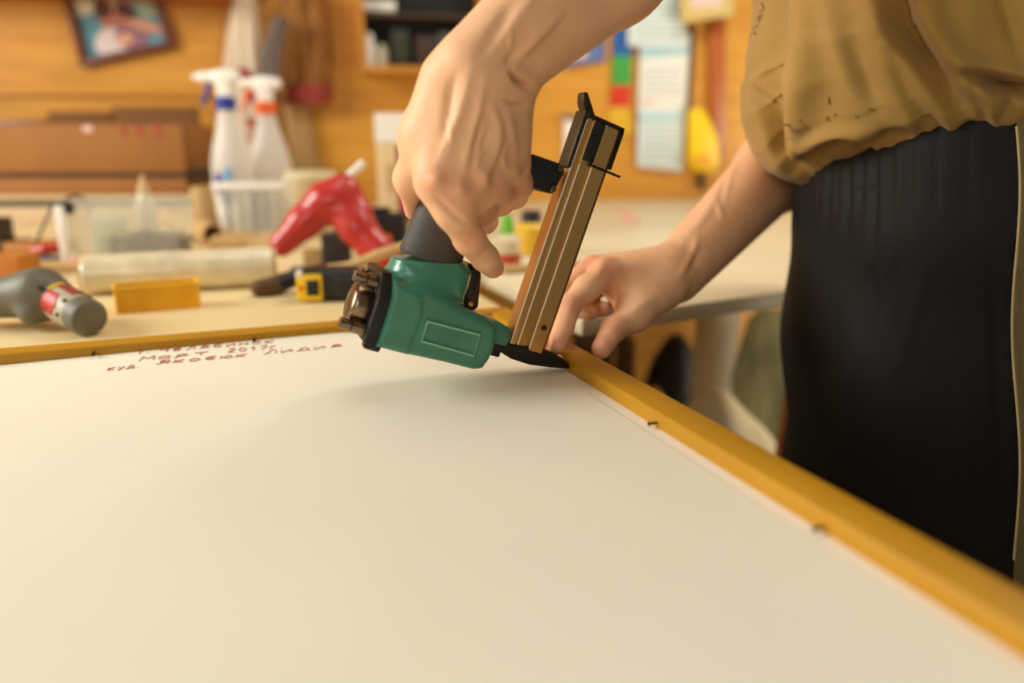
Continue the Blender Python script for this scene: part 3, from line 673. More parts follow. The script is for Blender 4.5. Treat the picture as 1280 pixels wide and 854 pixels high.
# ---- shirt: bloused over the waistband, hanging forward at the front
NT, NH = 520, 220
th = np.linspace(0, 2*math.pi, NT, endpoint=False); ct, st = np.cos(th), np.sin(th)
fw = np.clip(ct, 0, 1)**1.2; bw = np.clip(-ct, 0, 1)
dr = np.clip((.30-st)/.40, 0, 1); dr = dr*dr*(3-2*dr)*np.clip(ct*2, 0, 1); zh = zhem(ct)-.024*dr
hs = np.concatenate([np.linspace(0, .03, 34)[:-1], np.linspace(.03, .16, 90)[:-1], np.linspace(.16, .47, NH-122)])
fo_h = [0, .006, .014, .03, .06, .09, .12, .16, .25, .40, .47]; fo_r = [-.004, .014, .030, .044, .057, .058, .048, .030, .022, .012, -.03]
so_r = [.000, .009, .015, .019, .021, .021, .018, .016, .016, .012, -.05]
rowsv = []
for h in hs:
    z = zh+h*(1.46-zh)/.47
    fo = np.interp(h, fo_h, fo_r); so = np.interp(h, fo_h, so_r)
    lean = -.30*np.clip(h-.10, 0, 1); sh = np.interp(h, [0, .30, .42, .47], [1, 1.06, .95, .45])
    rx = .112*sh+np.where(ct > 0, so+(fo-so)*fw, so+.046*bw); ry = .166*np.interp(h, [0, .3, .42, .47], [1, 1.12, 1.08, .5])+so
    rowsv.append(np.stack([CX+lean-ct*rx, CY-st*ry, z], 1))
G_ = np.array(rowsv); vt = G_.reshape(-1, 3); nr = len(hs)
i_, j_ = np.meshgrid(np.arange(NT), np.arange(nr-1)); a = j_*NT+i_; b = j_*NT+(i_+1) % NT
q = np.stack([a, b, b+NT, a+NT], -1).reshape(-1, 4)
if (normals_np(vt, q)[NT*60+105]@V(0, -1, 0)) < 0: q = q[:, ::-1]
sl = [
 ([(1004,-90),(1012,40),(1002,125),(986,200)], .011, 20), ([(970,-80),(964,60),(958,110),(974,170)], -.011, 14), ([(1030,-60),(1052,62),(1090,150)], .006, 15), ([(1060,40),(1074,84),(1096,136)], -.008, 11),
 ([(1084,-80),(1122,32),(1150,72),(1175,110),(1206,168)], -.024, 8, 22), ([(1140,-70),(1170,40),(1205,92),(1250,150)], .015, 20),
 ([(1108,50),(1142,130),(1182,180)], -.014, 10), ([(1088,0),(1124,90),(1162,170)], .010, 13), ([(1160,90),(1190,140),(1206,172)], .007, 10),
 ([(1196,88),(1246,106),(1300,124)], -.020, 6, 15), ([(1190,76),(1250,90),(1300,104)], .012, 12),
 ([(990,210),(1022,191),(1055,178),(1086,190)], -.010, 8), ([(996,194),(1040,168),(1090,172)], .008, 11), ([(1080,188),(1110,172),(1146,172)], -.006, 7), ([(1146,150),(1158,182)], -.006, 6),
 ([(932,108),(955,147),(973,192),(996,212)], -.022, 3.5, 18), ([(940,100),(966,148),(984,184),(1006,204)], .013, 12, 4), ([(1236,160),(1222,128),(1212,102)], -.009, 7), ([(1250,156),(1266,120)], -.006, 7),
 ([(925,40),(918,130)], .005, 14), ([(1196,-60),(1220,60)], .006, 22), ([(1246,-30),(1280,80)], -.006, 9)]
vt = crease(vt, q, [(l[0], l[1]*1.3, *l[2:]) for l in sl])
for _ in range(7): vt[NT:] = smooth_np(vt, q, .4)[NT:]
# sleeves as tubes joined to the same cloth
def tube_np(path, radii, n=48):
    P = catmull(np.array(path), 10); m = len(P); Rr = np.interp(np.linspace(0, 1, m), np.linspace(0, 1, len(radii)), radii)
    T = np.gradient(P, axis=0); T /= np.linalg.norm(T, axis=1)[:, None]; e = np.cross(T[0], Y+.3*Z); vs = []
    for i in range(m):
        e = e-T[i]*(T[i]@e); e /= np.linalg.norm(e); g = np.cross(T[i], e); qn = np.linspace(0, 2*math.pi, n, endpoint=False)
        vs.append(P[i]+Rr[i]*(1+.03*np.sin(3*qn+i*.4))[:, None]*(np.cos(qn)[:, None]*e+np.sin(qn)[:, None]*g))
    a, b = np.meshgrid(np.arange(n), np.arange(m-1)); k = b*n+a; k2 = b*n+(a+1) % n
    return np.concatenate(vs), np.stack([k, k2, k2+n, k+n], -1).reshape(-1, 4)
vs_, qs_ = [vt], [q]
for sh_, el_, f_ in ((shL, eL, .62), (shR, eR, .72)):
    inn = sh_+(V(.33, CY, 1.36)-sh_)*.35; v_, q_ = tube_np([inn, sh_, sh_+(el_-sh_)*f_*.5, sh_+(el_-sh_)*f_], [.07, .074, .068, .066])
    qs_.append(q_+sum(len(x) for x in vs_)); vs_.append(v_)
o = _link('shirt', npmesh('shirt', np.concatenate(vs_), np.concatenate(qs_)), M_shirt, man, None)
m_ = o.modifiers.new('cloth', 'SOLIDIFY'); m_.thickness = .0015; m_.offset = -1
# stains near the hem and a few pen marks by the front edge
mb = MB()
def on_shirt(px, py):
    r = ray(px, py); d_ = vs_[0]-CAM; t = d_@r/(r@r); perp = np.linalg.norm(d_-t[:, None]*r, axis=1); c = np.where(perp < .004)[0]
    k = c[np.argmin(np.linalg.norm(d_[c], axis=1))] if len(c) else np.argmin(perp); return vs_[0][k]
def blot(p, a, b):
    n = (CAM-p)/np.linalg.norm(CAM-p); e = np.cross(n, Z); e /= np.linalg.norm(e); g = np.cross(e, n); mbq = []
    for k in range(10):
        q_ = k*math.tau/10; rr = 1+.35*math.sin(k*2.3+p[0]*900); mbq.append(p+n*.0010+e*a*rr*math.cos(q_)+g*b*rr*math.sin(q_))
    mb.prism(mbq, -n*.0016)
for x, y, a, b in ((985,162,.006,.0016), (990,168,.005,.0018), (996,166,.003,.001), (1003,163,.0018,.003), (998,155,.001,.001), (985,177,.006,.0004), (1030,152,.002,.0025), (1033,130,.0008,.004), (1040,148,.001,.001), (1065,149,.002,.0012), (1083,142,.0025,.0008)):
    blot(on_shirt(x, y), a*.8, b*.8)
mb.build('stain', mat('brown_stain', (138, 96, 46), .8), man)
mb = MB()
for pts in ([(946,4),(950,10),(944,12)],[(940,22),(947,18),(944,26)],[(936,34),(944,29)],[(948,16),(943,20)],[(931,46),(937,40),(941,41)]):
    P_ = [on_shirt(x, y) for x, y in pts]; mb.tube([p+(CAM-p)/np.linalg.norm(CAM-p)*.0008 for p in P_], .0006, 5, 3)
mb.build('pen_marks', mat('grey_ink', (92, 78, 46), .8), man)
for sy in (-1, 1):
    s = SDF((.18, CY+sy*.1-.07, 0), (.50, CY+sy*.1+.09, .14), .005)
    s.chain([V(CX+.045, CY+sy*.10, .052), V(CX-.06, CY+sy*.108, .046), V(CX-.135, CY+sy*.115, .036)], [.047, .043, .036], .02)
    s.cap(V(CX+.03, CY+sy*.10, .06), V(CX+.03, CY+sy*.10, .10), .045, .045, .02); s.rbox(V(.34, CY+sy*.1, -.05), (.4, .2, .05), .0, op='sub')
    vt, q = s.mesh(2); _link('shoe', npmesh('shoe', vt, q), M_shoe, man, None)
# ------------------------------------------------------------------ things on the bench, left to right
def base(px, py, z=BENCH): return at_z(px, py, z)
def px2m(n, p): return n*depth(p)/F
# small power tool lying at the left end of the yellow rail
o0 = base(112, 420); cr = px2m(24, o0)
cap_c = o0+Z*cr; bax = V(-.80, .58, .16); bax /= np.linalg.norm(bax)
tool = thing('power_tool', 'small grey power tool with red label lying behind the yellow rail', 'power tool', o0)
mb = MB(); mb.lathe(cap_c-bax*.004, bax, [(-.004, cr*.72), (-.002, cr*.9), (.001, cr*.97), (.014, cr), (.015, cr*.94), (.017, cr*.93)], 40); mb.build('end_cap', M_grey, tool)
mb = MB(); mb.lathe(cap_c+bax*.012, bax, [(0, cr*.93), (.003, cr*.98), (.028, cr*1.02), (.050, cr*.95), (.056, cr*.86)], 40); mb.build('motor_housing', M_lgrey, tool)
tip_ = cap_c+bax*.066
s = SDF(tip_+V(-.075, -.045, -.05), tip_+V(.05, .05, .04), .0012)
hd = V(-1, -.02, .0)
s.chain([cap_c+bax*.060, tip_+hd*.012+Z*.004, tip_+hd*.050+Z*.001], [cr*1.04, cr*1.28, cr*1.12], .014)
s.cap(tip_+hd*.012-Z*.004, tip_+V(-.012, -.020, -.012), .012, .010, .01)
vt, q = s.mesh(2); _link('grip_housing', npmesh('grip_housing', vt, q), M_grey, tool, None)
mb = MB(); g0 = tip_+hd*.050+Z*.001
mb.lathe(g0, hd, [(-.004, cr*.9), (0, cr*1.12), (.006, cr*1.16), (.05, cr*.98), (.07, cr*.8), (.09, cr*.5)], 36); mb.build('gear_head', M_cream, tool)
def patch_on(axis_o, axis, r, a0, a1, t0, t1, th_, name, m, parent, n=14, notch=0):
    """thin curved label wrapped round a cylinder"""
    e1 = Z-axis*np.dot(Z, axis); e1 /= np.linalg.norm(e1); e2 = np.cross(axis, e1); mbx = MB(); rr = []
    for i in range(n+1):
        a = a0+(a1-a0)*i/n; d = e1*math.cos(a)+e2*math.sin(a); k = notch*abs(2*i/n-1)
        A, B = axis_o+axis*(t0+k), axis_o+axis*(t1-k); rr.append([A+d*r, B+d*r, B+d*(r+th_), A+d*(r+th_)])
    mbx.rings(rr); return mbx.build(name, m, parent)
sg = 1 if np.cross(bax, Z-bax*bax[2])@V(0, -1, 0) > 0 else -1
lab = cap_c+bax*.012
patch_on(lab, bax, cr*1.005, sg*.55, sg*1.75, .012, .040, .0008, 'red_label', M_redp, tool, notch=.006)
patch_on(lab, bax, cr*1.0, sg*-.25, sg*.62, .037, .046, .0012, 'switch', M_yello, tool)
patch_on(lab, bax, cr*1.0, sg*-.9, sg*.2, .006, .036, .0008, 'top_label', M_maroon, tool)
for a, t_ in ((1.55, .006), (.7, .004), (1.5, .026)):
    e1 = Z-bax*bax[2]; e1 /= np.linalg.norm(e1); e2 = np.cross(bax, e1)*sg; d = e1*math.cos(a)+e2*math.sin(a); p = lab+bax*t_+d*cr*.99
    mb = MB(); mb.cyl(p-d*.003, p+d*.0012, .0022, .002, 12); mb.build('screw', M_blk, tool)
for p, r in ((tip_+V(.002, -.016, .012), .0038), (tip_+V(-.070, -.022, .004), .0045)):
    mb = MB(); mb.cyl(p+V(0, .006, 0), p+V(0, -.006, .001), r, r*.9, 14); mb.build('vent', M_blk, tool)
# yellow tray
a, b = base(145, 394), base(252, 384.5); ln = np.linalg.norm(b-a); ex = (b-a)/ln; ey = np.cross(Z, ex); hh = px2m(33, a); wd = .030
def open_box(mbx, c, L_, Wd, H_, t, ex, ey, bev=.001, taper=0.):
    """tray: outer walls, inner walls and floor as one shell; c = centre of the base"""
    def ringp(l, w, z): return [c+ex*(x*l/2)+ey*(y*w/2)+Z*z for x, y in ((-1,-1),(1,-1),(1,1),(-1,1))]
    def rnd(l, w, z, r=.12):
        P = []; rr = min(l, w)*r
        for cx, cy, a0 in ((1,1,0),(-1,1,90),(-1,-1,180),(1,-1,270)):
            for k in range(5):
                q_ = math.radians(a0+k*22.5); P.append(c+ex*(cx*(l/2-rr)+rr*math.cos(q_))+ey*(cy*(w/2-rr)+rr*math.sin(q_))+Z*z)
        return P
    l0, w0 = L_*(1-taper), Wd*(1-taper)
    mbx.rings([rnd(l0, w0, 0), rnd(l0, w0, bev), rnd(L_, Wd, H_), rnd(L_-t, Wd-t, H_+t*.3), rnd(L_-2*t, Wd-2*t, H_), rnd(l0-2*t, w0-2*t, t)])
mb = MB(); open_box(mb, (a+b)/2+ey*wd/2, ln, wd, hh, .0022, ex, ey); 
tray = mb.build('yellow_tray', M_ybox); tag(tray, 'long yellow plastic tray standing open beside the grey power tool', 'tray')
cc_ = (a+b)/2+ey*wd/2+Z*hh; rp = []
for cx, cy, a0 in ((1,1,0),(-1,1,90),(-1,-1,180),(1,-1,270)):
    for k in range(5): q_ = math.radians(a0+k*22.5); rp.append(cc_+ex*(cx*(ln/2-.004)+.003*math.cos(q_))+ey*(cy*(wd/2-.004)+.003*math.sin(q_)))
mb = MB(); mb.tube(rp+[rp[0]], .0013, 8, 2); mb.build('rim', mat('light_yellow_rim', (246, 200, 60), .4), tray)
# roll of clear film behind the tray
p0, p1 = base(110, 368), base(342, 356); rr = px2m(25, p1); d_ = (p1-p0); L_ = np.linalg.norm(d_); d_ /= L_
roll = thing('film_roll', 'long roll of shiny clear film lying behind the yellow tray', 'roll', (p0+p1)/2)
mb = MB(); c0 = p0+Z*rr*.92
mb.lathe(c0, d_, [(0, rr*.86), (.002, rr*.92)]+[(L_*k/14, rr*(.92+.08*k/14+.02*math.sin(k*2.1))) for k in range(1, 14)]+[(L_, rr), (L_+.0005, rr*.72)], 40, cap=True); mb.build('film', M_film, roll)
mb = MB(); mb.lathe(c0-d_*.004, d_, [(0, rr*.62), (0.0001, rr*.80), (L_+.010, rr*.92), (L_+.0101, rr*.7)], 32); mb.build('core', M_beige, roll)
# clear box of screws
p = base(154, 330); p = V(p[0], p[1], BENCH); wx = px2m(143, p); hx = px2m(78, p)
bx = thing('clear_box', 'clear plastic box full of screws with a black clip behind the film roll', 'box', p)
exb = V(math.cos(.10), math.sin(.10), 0); eyb = np.cross(Z, exb)
mb = MB(); open_box(mb, p+eyb*.045, wx, .09, hx, .0022, exb, eyb, taper=.06); mb.build('tub', M_clear, bx)
mb = MB(); mb.box(p+exb*(-wx*.5+.014)+eyb*.002+Z*(hx-.010), (.024, .010, .018), (exb, eyb, Z), .002); mb.build('clip', M_blackp, bx)
mb = MB(); mb.box(p+exb*(-wx*.5+.008)-eyb*.004+Z*(hx*.48), (.014, .006, hx*.9), (exb, eyb, Z), .002); mb.build('corner_post', M_wplas, bx)
def heap(c, L_, Wd, H_, n, name, label, cat, m, ex, ey, lens=.018, r=.0016):
    mbx = MB()
    for i in range(n):
        u, v = RNG.uniform(-.5, .5, 2); z = max(0, 1-abs(u)*.6)*RNG.uniform(.05, 1)*H_; a1, a2 = RNG.uniform(0, math.tau), RNG.uniform(-.5, .5)
        d = ex*math.cos(a1)*math.cos(a2)+ey*math.sin(a1)*math.cos(a2)+Z*math.sin(a2); q_ = c+ex*u*L_+ey*v*Wd+Z*(z+.004)
        mbx.cyl(q_-d*lens/2, q_+d*lens/2, r, r*.8, 6); mbx.cyl(q_+d*lens/2, q_+d*(lens/2+.0015), r*2, r*2, 6)
    o = mbx.build(name, m); tag(o, label, cat); o['kind'] = 'stuff'; return o
heap(p+exb*.028+eyb*.045+Z*.002, wx*.62, .058, hx*.42, 320, 'screws', 'heap of small dark screws inside the clear plastic box', 'screws', M_screw, exb, eyb)
mb = MB(); mb.box(p+exb*(-wx*.17)+eyb*.040+Z*(hx*.42), (wx*.28, .012, hx*.62), (exb, eyb, Z), .002); o = mb.build('parts_packet', mat('pale_green_card', (196, 204, 172), .6)); tag(o, 'pale green packet standing inside the clear screw box', 'packet')
p2 = p+exb*.004+eyb*.088; q0 = V(p2[0], p2[1], BENCH)
bt = thing('small_bottle', 'small cream bottle with a nozzle standing behind the clear screw box', 'bottle', q0)
hb = px2m(98, q0); mb = MB(); mb.lathe(q0+eyb*.02, Z, [(0, .014), (.003, .0165), (hb*.62, .0165), (hb*.75, .010), (hb*.78, .009)], 28); mb.build('bottle_body', M_cream, bt)
mb = MB(); mb.lathe(q0+eyb*.02+Z*hb*.775, Z, [(0, .009), (.012, .0085), (.014, .005), (hb*.22, .003), (hb*.225, .0005)], 20); mb.build('nozzle', M_beige, bt)
# wire curling down in front of the cartons
mb = MB(); mb.tube([base(40, 334)+Z*.002, at_d(44, 310, 1.19), at_d(52, 288, 1.19), at_d(62, 266, 1.19), at_d(72, 254, 1.2), at_d(104, 249, 1.24), base(128, 318)+Z*.002], .0019, 8, 10); o = mb.build('cable', M_blk); tag(o, 'thin black cable looping up left of the clear screw box', 'cable')
# bits at the left edge
def block(pxl, pxr, pyb, h_px, dep, m, name, label, cat, rz=0., z=BENCH, bev=.0015):
    a = base((pxl+pxr)/2, pyb, z); w = px2m(pxr-pxl, a); h = px2m(h_px, a); e1 = V(math.cos(rz), math.sin(rz), 0); e2 = np.cross(Z, e1)
    mbx = MB(); mbx.box(a+e2*dep/2+Z*h/2, (w, dep, h), (e1, e2, Z), bev); o = mbx.build(name, m); tag(o, label, cat); return a, e1, e2, w, h, o
block(-40, 26, 352, 30, .05, mat('orange_wood', (190, 116, 34), .55, vary=.1, vscale=30), 'wood_block', 'orange-brown wooden block at the left edge of the bench', 'wood block')
block(30, 96, 341, 9, .05, M_tan, 'wood_strip', 'pale wooden strip lying under the red clip at left', 'wood strip', .05)
b1 = block(38, 72, 331, 8, .03, mat('slate_blue', (74, 80, 100), .5), 'notebook', 'flat slate-blue box lying in front of the wooden strips, left', 'box', .05)
def capsule_thing(name, label, cat, pts, rad, m, h=.0015, k=.004):
    P = np.array(pts); s = SDF(P.min(0)-max(rad), P.max(0)+max(rad), h); s.chain(list(P), rad, k); vt, q = s.mesh(2)
    b_ = V(P[:, 0].mean(), P[:, 1].mean(), P[:, 2].min()-min(rad)); o = _link(name, npmesh(name, vt, q), m, None, b_); return tag(o, label, cat)
q1 = base(58, 328)+Z*.018
capsule_thing('red_plastic_clip', 'small red plastic clip lying on the slate-blue box', 'handle', [q1+V(-.016, 0, -.001), q1+V(.002, 0, .002), q1+V(.017, .004, .003)], [.0065, .0085, .0075], M_redp)
block(4, 74, 318, 14, .05, mat('amber_wood', (176, 116, 50), .6, vary=.12, vscale=25), 'wood_offcut', 'amber wooden offcut behind the red plastic clip at left', 'wood offcut', .02)
a_ = block(24, 72, 307, 11, .045, M_beige, 'card_packet', 'pale card packet behind the amber wooden offcut', 'packet', .02)
block(6, 30, 309, 10, .03, mat('dull_red_card', (170, 96, 76), .7), 'red_packet', 'dull red packet beside the pale card packet at left', 'packet', .02)
block(-30, 3, 318, 44, .04, mat('dark_brown_case', (52, 34, 22), .5), 'dark_case', 'dark brown case cut off by the left picture edge', 'case')
block(88, 108, 338, 15, .02, mat('rose_card', (222, 150, 136), .6), 'pink_packet', 'small pink packet leaning at the end of the film roll', 'packet')
# tape measure
a = base(412, 378.5); ex = V(math.cos(.14), math.sin(.14), 0); ey = np.cross(Z, ex); tw, thh = px2m(78, a), px2m(41, a)
tm = thing('tape_measure', 'black and yellow tape measure lying near the film roll', 'tape measure', a)
s = SDF(a+V(-tw*.7, -.01, -.002), a+V(tw*.7, .075, thh+.006), .0011)
s.rbox(a+ey*.022+Z*thh*.5, (tw*.5, .020, thh*.5), .009, (ex, ey, Z)); s.rbox(a+ex*tw*.28+ey*.022+Z*thh*.44, (tw*.24, .0215, thh*.44), .009, (ex, ey, Z), .004)
vt, q = s.mesh(2); _link('case', npmesh('case', vt, q), M_blackp, tm, None)
c = a+ex*(-tw*.30)+ey*.0008+Z*thh*.47
mb = MB(); mb.box(c, (tw*.40, .003, thh*.82), (ex, ey, Z), .0012); mb.build('label', M_yello, tm)
mb = MB(); mb.box(c+ex*tw*.055-ey*.0012, (tw*.20, .002, thh*.48), (ex, ey, Z), .0006); mb.build('window_square', M_blackp, tm)
mb = MB(); mb.cyl(c+ex*(-tw*.125)-ey*.001, c+ex*(-tw*.125)-ey*.0022, .0032, .003, 14); mb.build('print_dot', M_orange, tm)
mb = MB(); mb.cyl(c+ex*(-tw*.15)+Z*thh*.42-ey*.002, c+ex*(-tw*.15)+Z*thh*.42+ey*.01, .0042, .004, 16, .0006); mb.build('lock_button', M_wplas, tm)
# flat brush with a long wooden handle
bz = BENCH+.012
br = thing('paint_brush', 'old brush with dark ferrule and long tan handle behind the tape measure', 'brush', base(345, 366))
P = [base(326, 371)+Z*.010, base(346, 369)+Z*.012, base(372, 366)+Z*.019, base(408, 362)+Z*.026]
s = SDF(np.min(P, 0)-.02, np.max(P, 0)+.02, .0012); s.chain(P[:2], [.011, .012], .004); vt, q = s.mesh(2); _link('bristles', npmesh('bristles', vt, q), mat('brown_bristle', (92, 66, 40), .9, bump=.6, bscale=300), br, None)
mb = MB(); mb.tube(P[1:], .01, 14, 6, radii=[.012, .010, .0075]); mb.build('ferrule', M_blackp, br)
h_ = [P[3], at_d(440, 332, depth(P[3])*1.0), at_d(475, 318, depth(P[3])*1.0), at_d(512, 306, depth(P[3])*1.0)]
mb = MB(); mb.tube(h_, .005, 12, 6, radii=[.0055, .0062, .0068, .0058]); mb.build('handle', M_tan, br)
# red glue gun
gd = depth(base(490, 346)); gq = lambda x, y, o=0.: at_d(x, y, gd-o)
gg = thing('glue_gun', 'glossy red hot glue gun standing nose down among the tools', 'glue gun', base(492, 346))
pts = [gq(352, 306), gq(380, 278), gq(408, 252), gq(428, 232)]
s = SDF(gq(335, 362)-.03, gq(515, 205)+.03, .0014)
sc_ = gd/F
s.chain(pts, [15*sc_, 20*sc_, 24*sc_, 14*sc_], .008); s.chain([gq(428, 250), gq(446, 284), gq(472, 314), gq(486, 334)], [22*sc_, 20*sc_, 18*sc_, 15*sc_], .020)
s.chain([gq(438, 236), gq(452, 262)], [11*sc_, 12*sc_], .01)
s.cap(gq(404, 262, .03), gq(420, 256, .03), .004, .004, .004, 'sub')
vt, q = s.mesh(2); _link('body', npmesh('body', vt, q), M_redp, gg, None)
mb = MB(); mb.cyl(gq(434, 222), gq(455, 203), 5*sc_, 5*sc_, 16, .0008); mb.build('glue_stick', M_wplas, gg)
mb = MB(); mb.cyl(gq(428, 232), gq(437, 221), 9*sc_, 8*sc_, 18, .001); mb.build('stick_collar', M_blackp, gg)
mb = MB(); mb.cyl(gq(356, 303), gq(345, 314), 10*sc_, 6*sc_, 18); mb.cyl(gq(345, 314), gq(340, 320), 5*sc_, 2*sc_, 14); mb.build('nozzle', M_dwood, gg)
mb = MB(); mb.cyl(gq(415, 243, .019), gq(415, 243, .024), .0042, .004, 16, .0005); mb.build('screw', M_blk, gg)
s = SDF(gq(380, 345)-.03, gq(445, 255)+.03, .0014); s.chain([gq(428, 268), gq(424, 290), gq(430, 304)], [6*sc_, 6*sc_, 4*sc_], .003); vt, q = s.mesh(2); _link('trigger', npmesh('trigger', vt, q), M_blackp, gg, None)
# bits under and behind the glue gun
block(404, 440, 338, 44, .05, mat('dark_tin', (62, 58, 56), .5), 'dark_tin', 'dark square tin standing behind the legs of the red glue gun', 'tin', .2)
block(362, 424, 343, 7, .03, mat('blue_grey_bar', (116, 124, 136), .5), 'metal_bar', 'blue-grey metal bar lying under the red glue gun', 'bar', .1)
block(380, 425, 334, 22, .02, M_tan, 'wood_scrap', 'tan wood scrap propped under the red glue gun', 'wood scrap', .15)
p = base(345, 338); mb = MB(); mb.cyl(p+Z*.001, p+Z*px2m(42, p), .003, .0024, 10); mb.build('peg', M_beige) if False else None
# jumbled sack cloth heap left of the glue gun
p = base(316, 312); s = SDF(p+V(-.12, -.07, -.01), p+V(.12, .09, .06), .003)
for i in range(16):
    q_ = p+V(RNG.uniform(-.075, .075), RNG.uniform(-.02, .05), .008); s.ell(q_, (RNG.uniform(.018, .04), .02, RNG.uniform(.010, .022)), k=.012)
s.rbox(p+V(0, 0, -.05), (.3, .3, .05), 0, op='sub'); vt, q = s.mesh(2); o = _link('rag', npmesh('rag', vt, q), mat('tan_rag', (198, 160, 106), .9, vary=.15, vscale=40, bump=.4, bscale=90), None, p); tag(o, 'crumpled tan rag between the film roll and the milky tub', 'rag')
# milky tub of offcuts
p = base(316, 302); wx, hx = px2m(86, p), px2m(72, p)
tub = thing('plastic_tub', 'milky plastic tub holding grey strips below the spray bottles', 'tub', p)
mb = MB(); open_box(mb, p+Y*.05, wx, .10, hx, .003, X, Y, taper=.10); mb.build('tub_wall', M_clear, tub)
mb = MB(); mb.box(p+Y*.05+Z*(hx-.006)-Y*.051, (wx+.006, .003, .012), None, .001); mb.build('rim', M_wplas, tub)
for i in range(9):
    x = -wx*.36+i*wx*.09; mb = MB(); lean = V(RNG.uniform(-.1, .1), 0, 1); mb.box(p+X*x+Y*(.03+.03*(i % 2))+lean*hx*.45+Z*.004, (wx*.055, .006, hx*.8), None, .0008)
    o = mb.build('grey_strip', mat('grey_strip_%d' % (i % 3), ((112, 116, 98), (78, 86, 76), (160, 154, 126))[i % 3], .6)); tag(o, 'offcut strip standing on end inside the milky tub', 'strip', 'offcut strips in the milky tub')
# cream jar beside it
p = base(392, 287); hj = px2m(72, p); mb = MB(); jar = thing('cream_tub', 'round cream tub with a pale lid behind the red glue gun', 'tub', p)
rj = px2m(30, p); mb.lathe(p, Z, [(0, rj*.8), (.003, rj*.84), (hj*.86, rj), (hj*.86+.001, rj*.9)], 36); mb.build('tub_body', M_beige, jar)
mb = MB(); mb.lathe(p+Z*hj*.86, Z, [(0, rj*1.06), (.012, rj*1.06), (.016, rj*.98), (.0165, .001)], 36); mb.build('lid', M_cream, jar)
# cardboard tubes
p = base(258, 300); rt = px2m(14, p)
def ptube(a, b, r, name, label):
    ax_ = (b-a)/np.linalg.norm(b-a); L_ = np.linalg.norm(b-a); mbx = MB(); mbx.lathe(a, ax_, [(0, r), (L_, r), (L_, r*.8), (.0, r*.8)], 28, cap=False)
    n = 28; mbx.f += [(3*n+i, 3*n+(i+1) % n, (i+1) % n, i) for i in range(n)]; mbx.mi += [0]*n
    o = mbx.build(name, M_tan); tag(o, label, 'tube')
ptube(p+Z*.002+V(0, .02, 0), p+Z*px2m(64, p)+V(-.012, .03, 0), rt, 'cardboard_tube', 'tan cardboard tube standing left of the milky tub')
q_ = base(268, 308); ptube(q_+Z*rt, q_+Z*(rt+.02)+V(-.13, .12, 0), rt*.95, 'cardboard_tube', 'tan cardboard tube lying with its dark open end to the front')
# spray bottles
def spray(px, pyb, pyt, wpx, name, label, cap_col, head_col, body_m, facing, lab=None):
    p = base(px, pyb); k = px2m(1, p); H_ = (pyb-pyt)*k; r = wpx/2*k
    t = thing(name, label, 'spray bottle', p)
    mb = MB(); mb.lathe(p, Z, [(0, r*.9), (.004, r), (H_*.42, r), (H_*.52, r*.86), (H_*.62, r*.62), (H_*.72, r*.46), (H_*.76, r*.42)], 36, X, 1.0); mb.build('bottle_body', body_m, t)
    if lab: mb = MB(); mb.lathe(p+Z*H_*lab[0], Z, [(0, r*1.015), (H_*lab[1], r*1.015)], 36, cap=False); mb.build('label', lab[2], t)
    mb = MB(); mb.lathe(p+Z*H_*.75, Z, [(0, r*.50), (H_*.075, r*.50), (H_*.08, r*.4)], 28); mb.build('collar', cap_col, t)
    s = SDF(p+V(-.09, -.04, H_*.7), p+V(.09, .04, H_*1.03), .0022); f = facing
    s.rbox(p+Z*H_*.90, (r*.36, r*.34, H_*.09), .006, k=.004); s.cap(p+Z*H_*.945+X*f*r*1.0, p+Z*H_*.945-X*f*r*.55, H_*.034, H_*.040, .008)
    s.cap(p+Z*H_*.945+X*f*r*1.0, p+Z*H_*.945+X*f*r*1.38, H_*.022, H_*.022, .003)
    vt, q = s.mesh(2); _link('spray_head', npmesh('spray_head', vt, q), head_col, t, None)
    s = SDF(p+V(-.09, -.03, H_*.6), p+V(.09, .03, H_), .002); s.chain([p+Z*H_*.91+X*f*r*.75, p+Z*H_*.85+X*f*r*.9, p+Z*H_*.78+X*f*r*1.15], [.006, .005, .004], .003); vt, q = s.mesh(2); _link('trigger', npmesh('trigger', vt, q), cap_col, t, None)
    return p, H_, r, t
p, H_, r, t = spray(297, 288, 96, 48, 'spray_bottle', 'clear spray bottle with blue collar and white trigger head', M_blue, M_wplas, M_clear2, -1, (.10, .16, M_wplas))
mb = MB()
for i, (x, z, w, h, m) in enumerate(((-.35, .30, .18, .022, M_blue), (.12, .31, .12, .030, M_cyan), (.0, .22, .3, .012, M_blue))):
    mb = MB(); mb.box(p+X*x*r-Y*(r*1.02*math.sqrt(1-x*x))+Z*H_*z, (w*r*2, .003, h*2), None, .001); mb.build('label_mark', m, t)
p, H_, r, t = spray(344, 282, 104, 50, 'spray_bottle', 'white spray bottle with orange collar and peaked cap', M_orange, M_wplas, M_clear2, -1)
# white carton and black gadget between glue gun and hand
a, e1, e2, w, h, o = block(474, 528, 300, 152, .07, M_beige, 'beige_carton', 'tall beige carton with white top standing behind the hand on the nailer', 'carton', -.1)
mb = MB()
for x, z, ww, hh_, m in ((0, .89, 1.0, .22, M_sheet), (-.2, .50, .12, .22, M_tan), (.22, .45, .5, .6, M_maroon)):
    mq = MB(); mq.box(a+e1*x*w+Z*h*z-e2*.0008, (ww*w, .0016, hh_*h), (e1, e2, Z)); mq.build('print', m, o)
p = base(482, 322); gad = thing('black_gadget', 'black plastic gadget with a round knob behind the red glue gun', 'gadget', p)
mb = MB(); w_g, h_g = px2m(52, p), px2m(54, p); mb.box(p+Y*.02+Z*h_g*.5, (w_g, .04, h_g), None, .004); mb.box(p+Y*.02+Z*h_g-X*w_g*.15, (w_g*.5, .03, h_g*.25), None, .003); mb.build('case', M_blackp, gad)
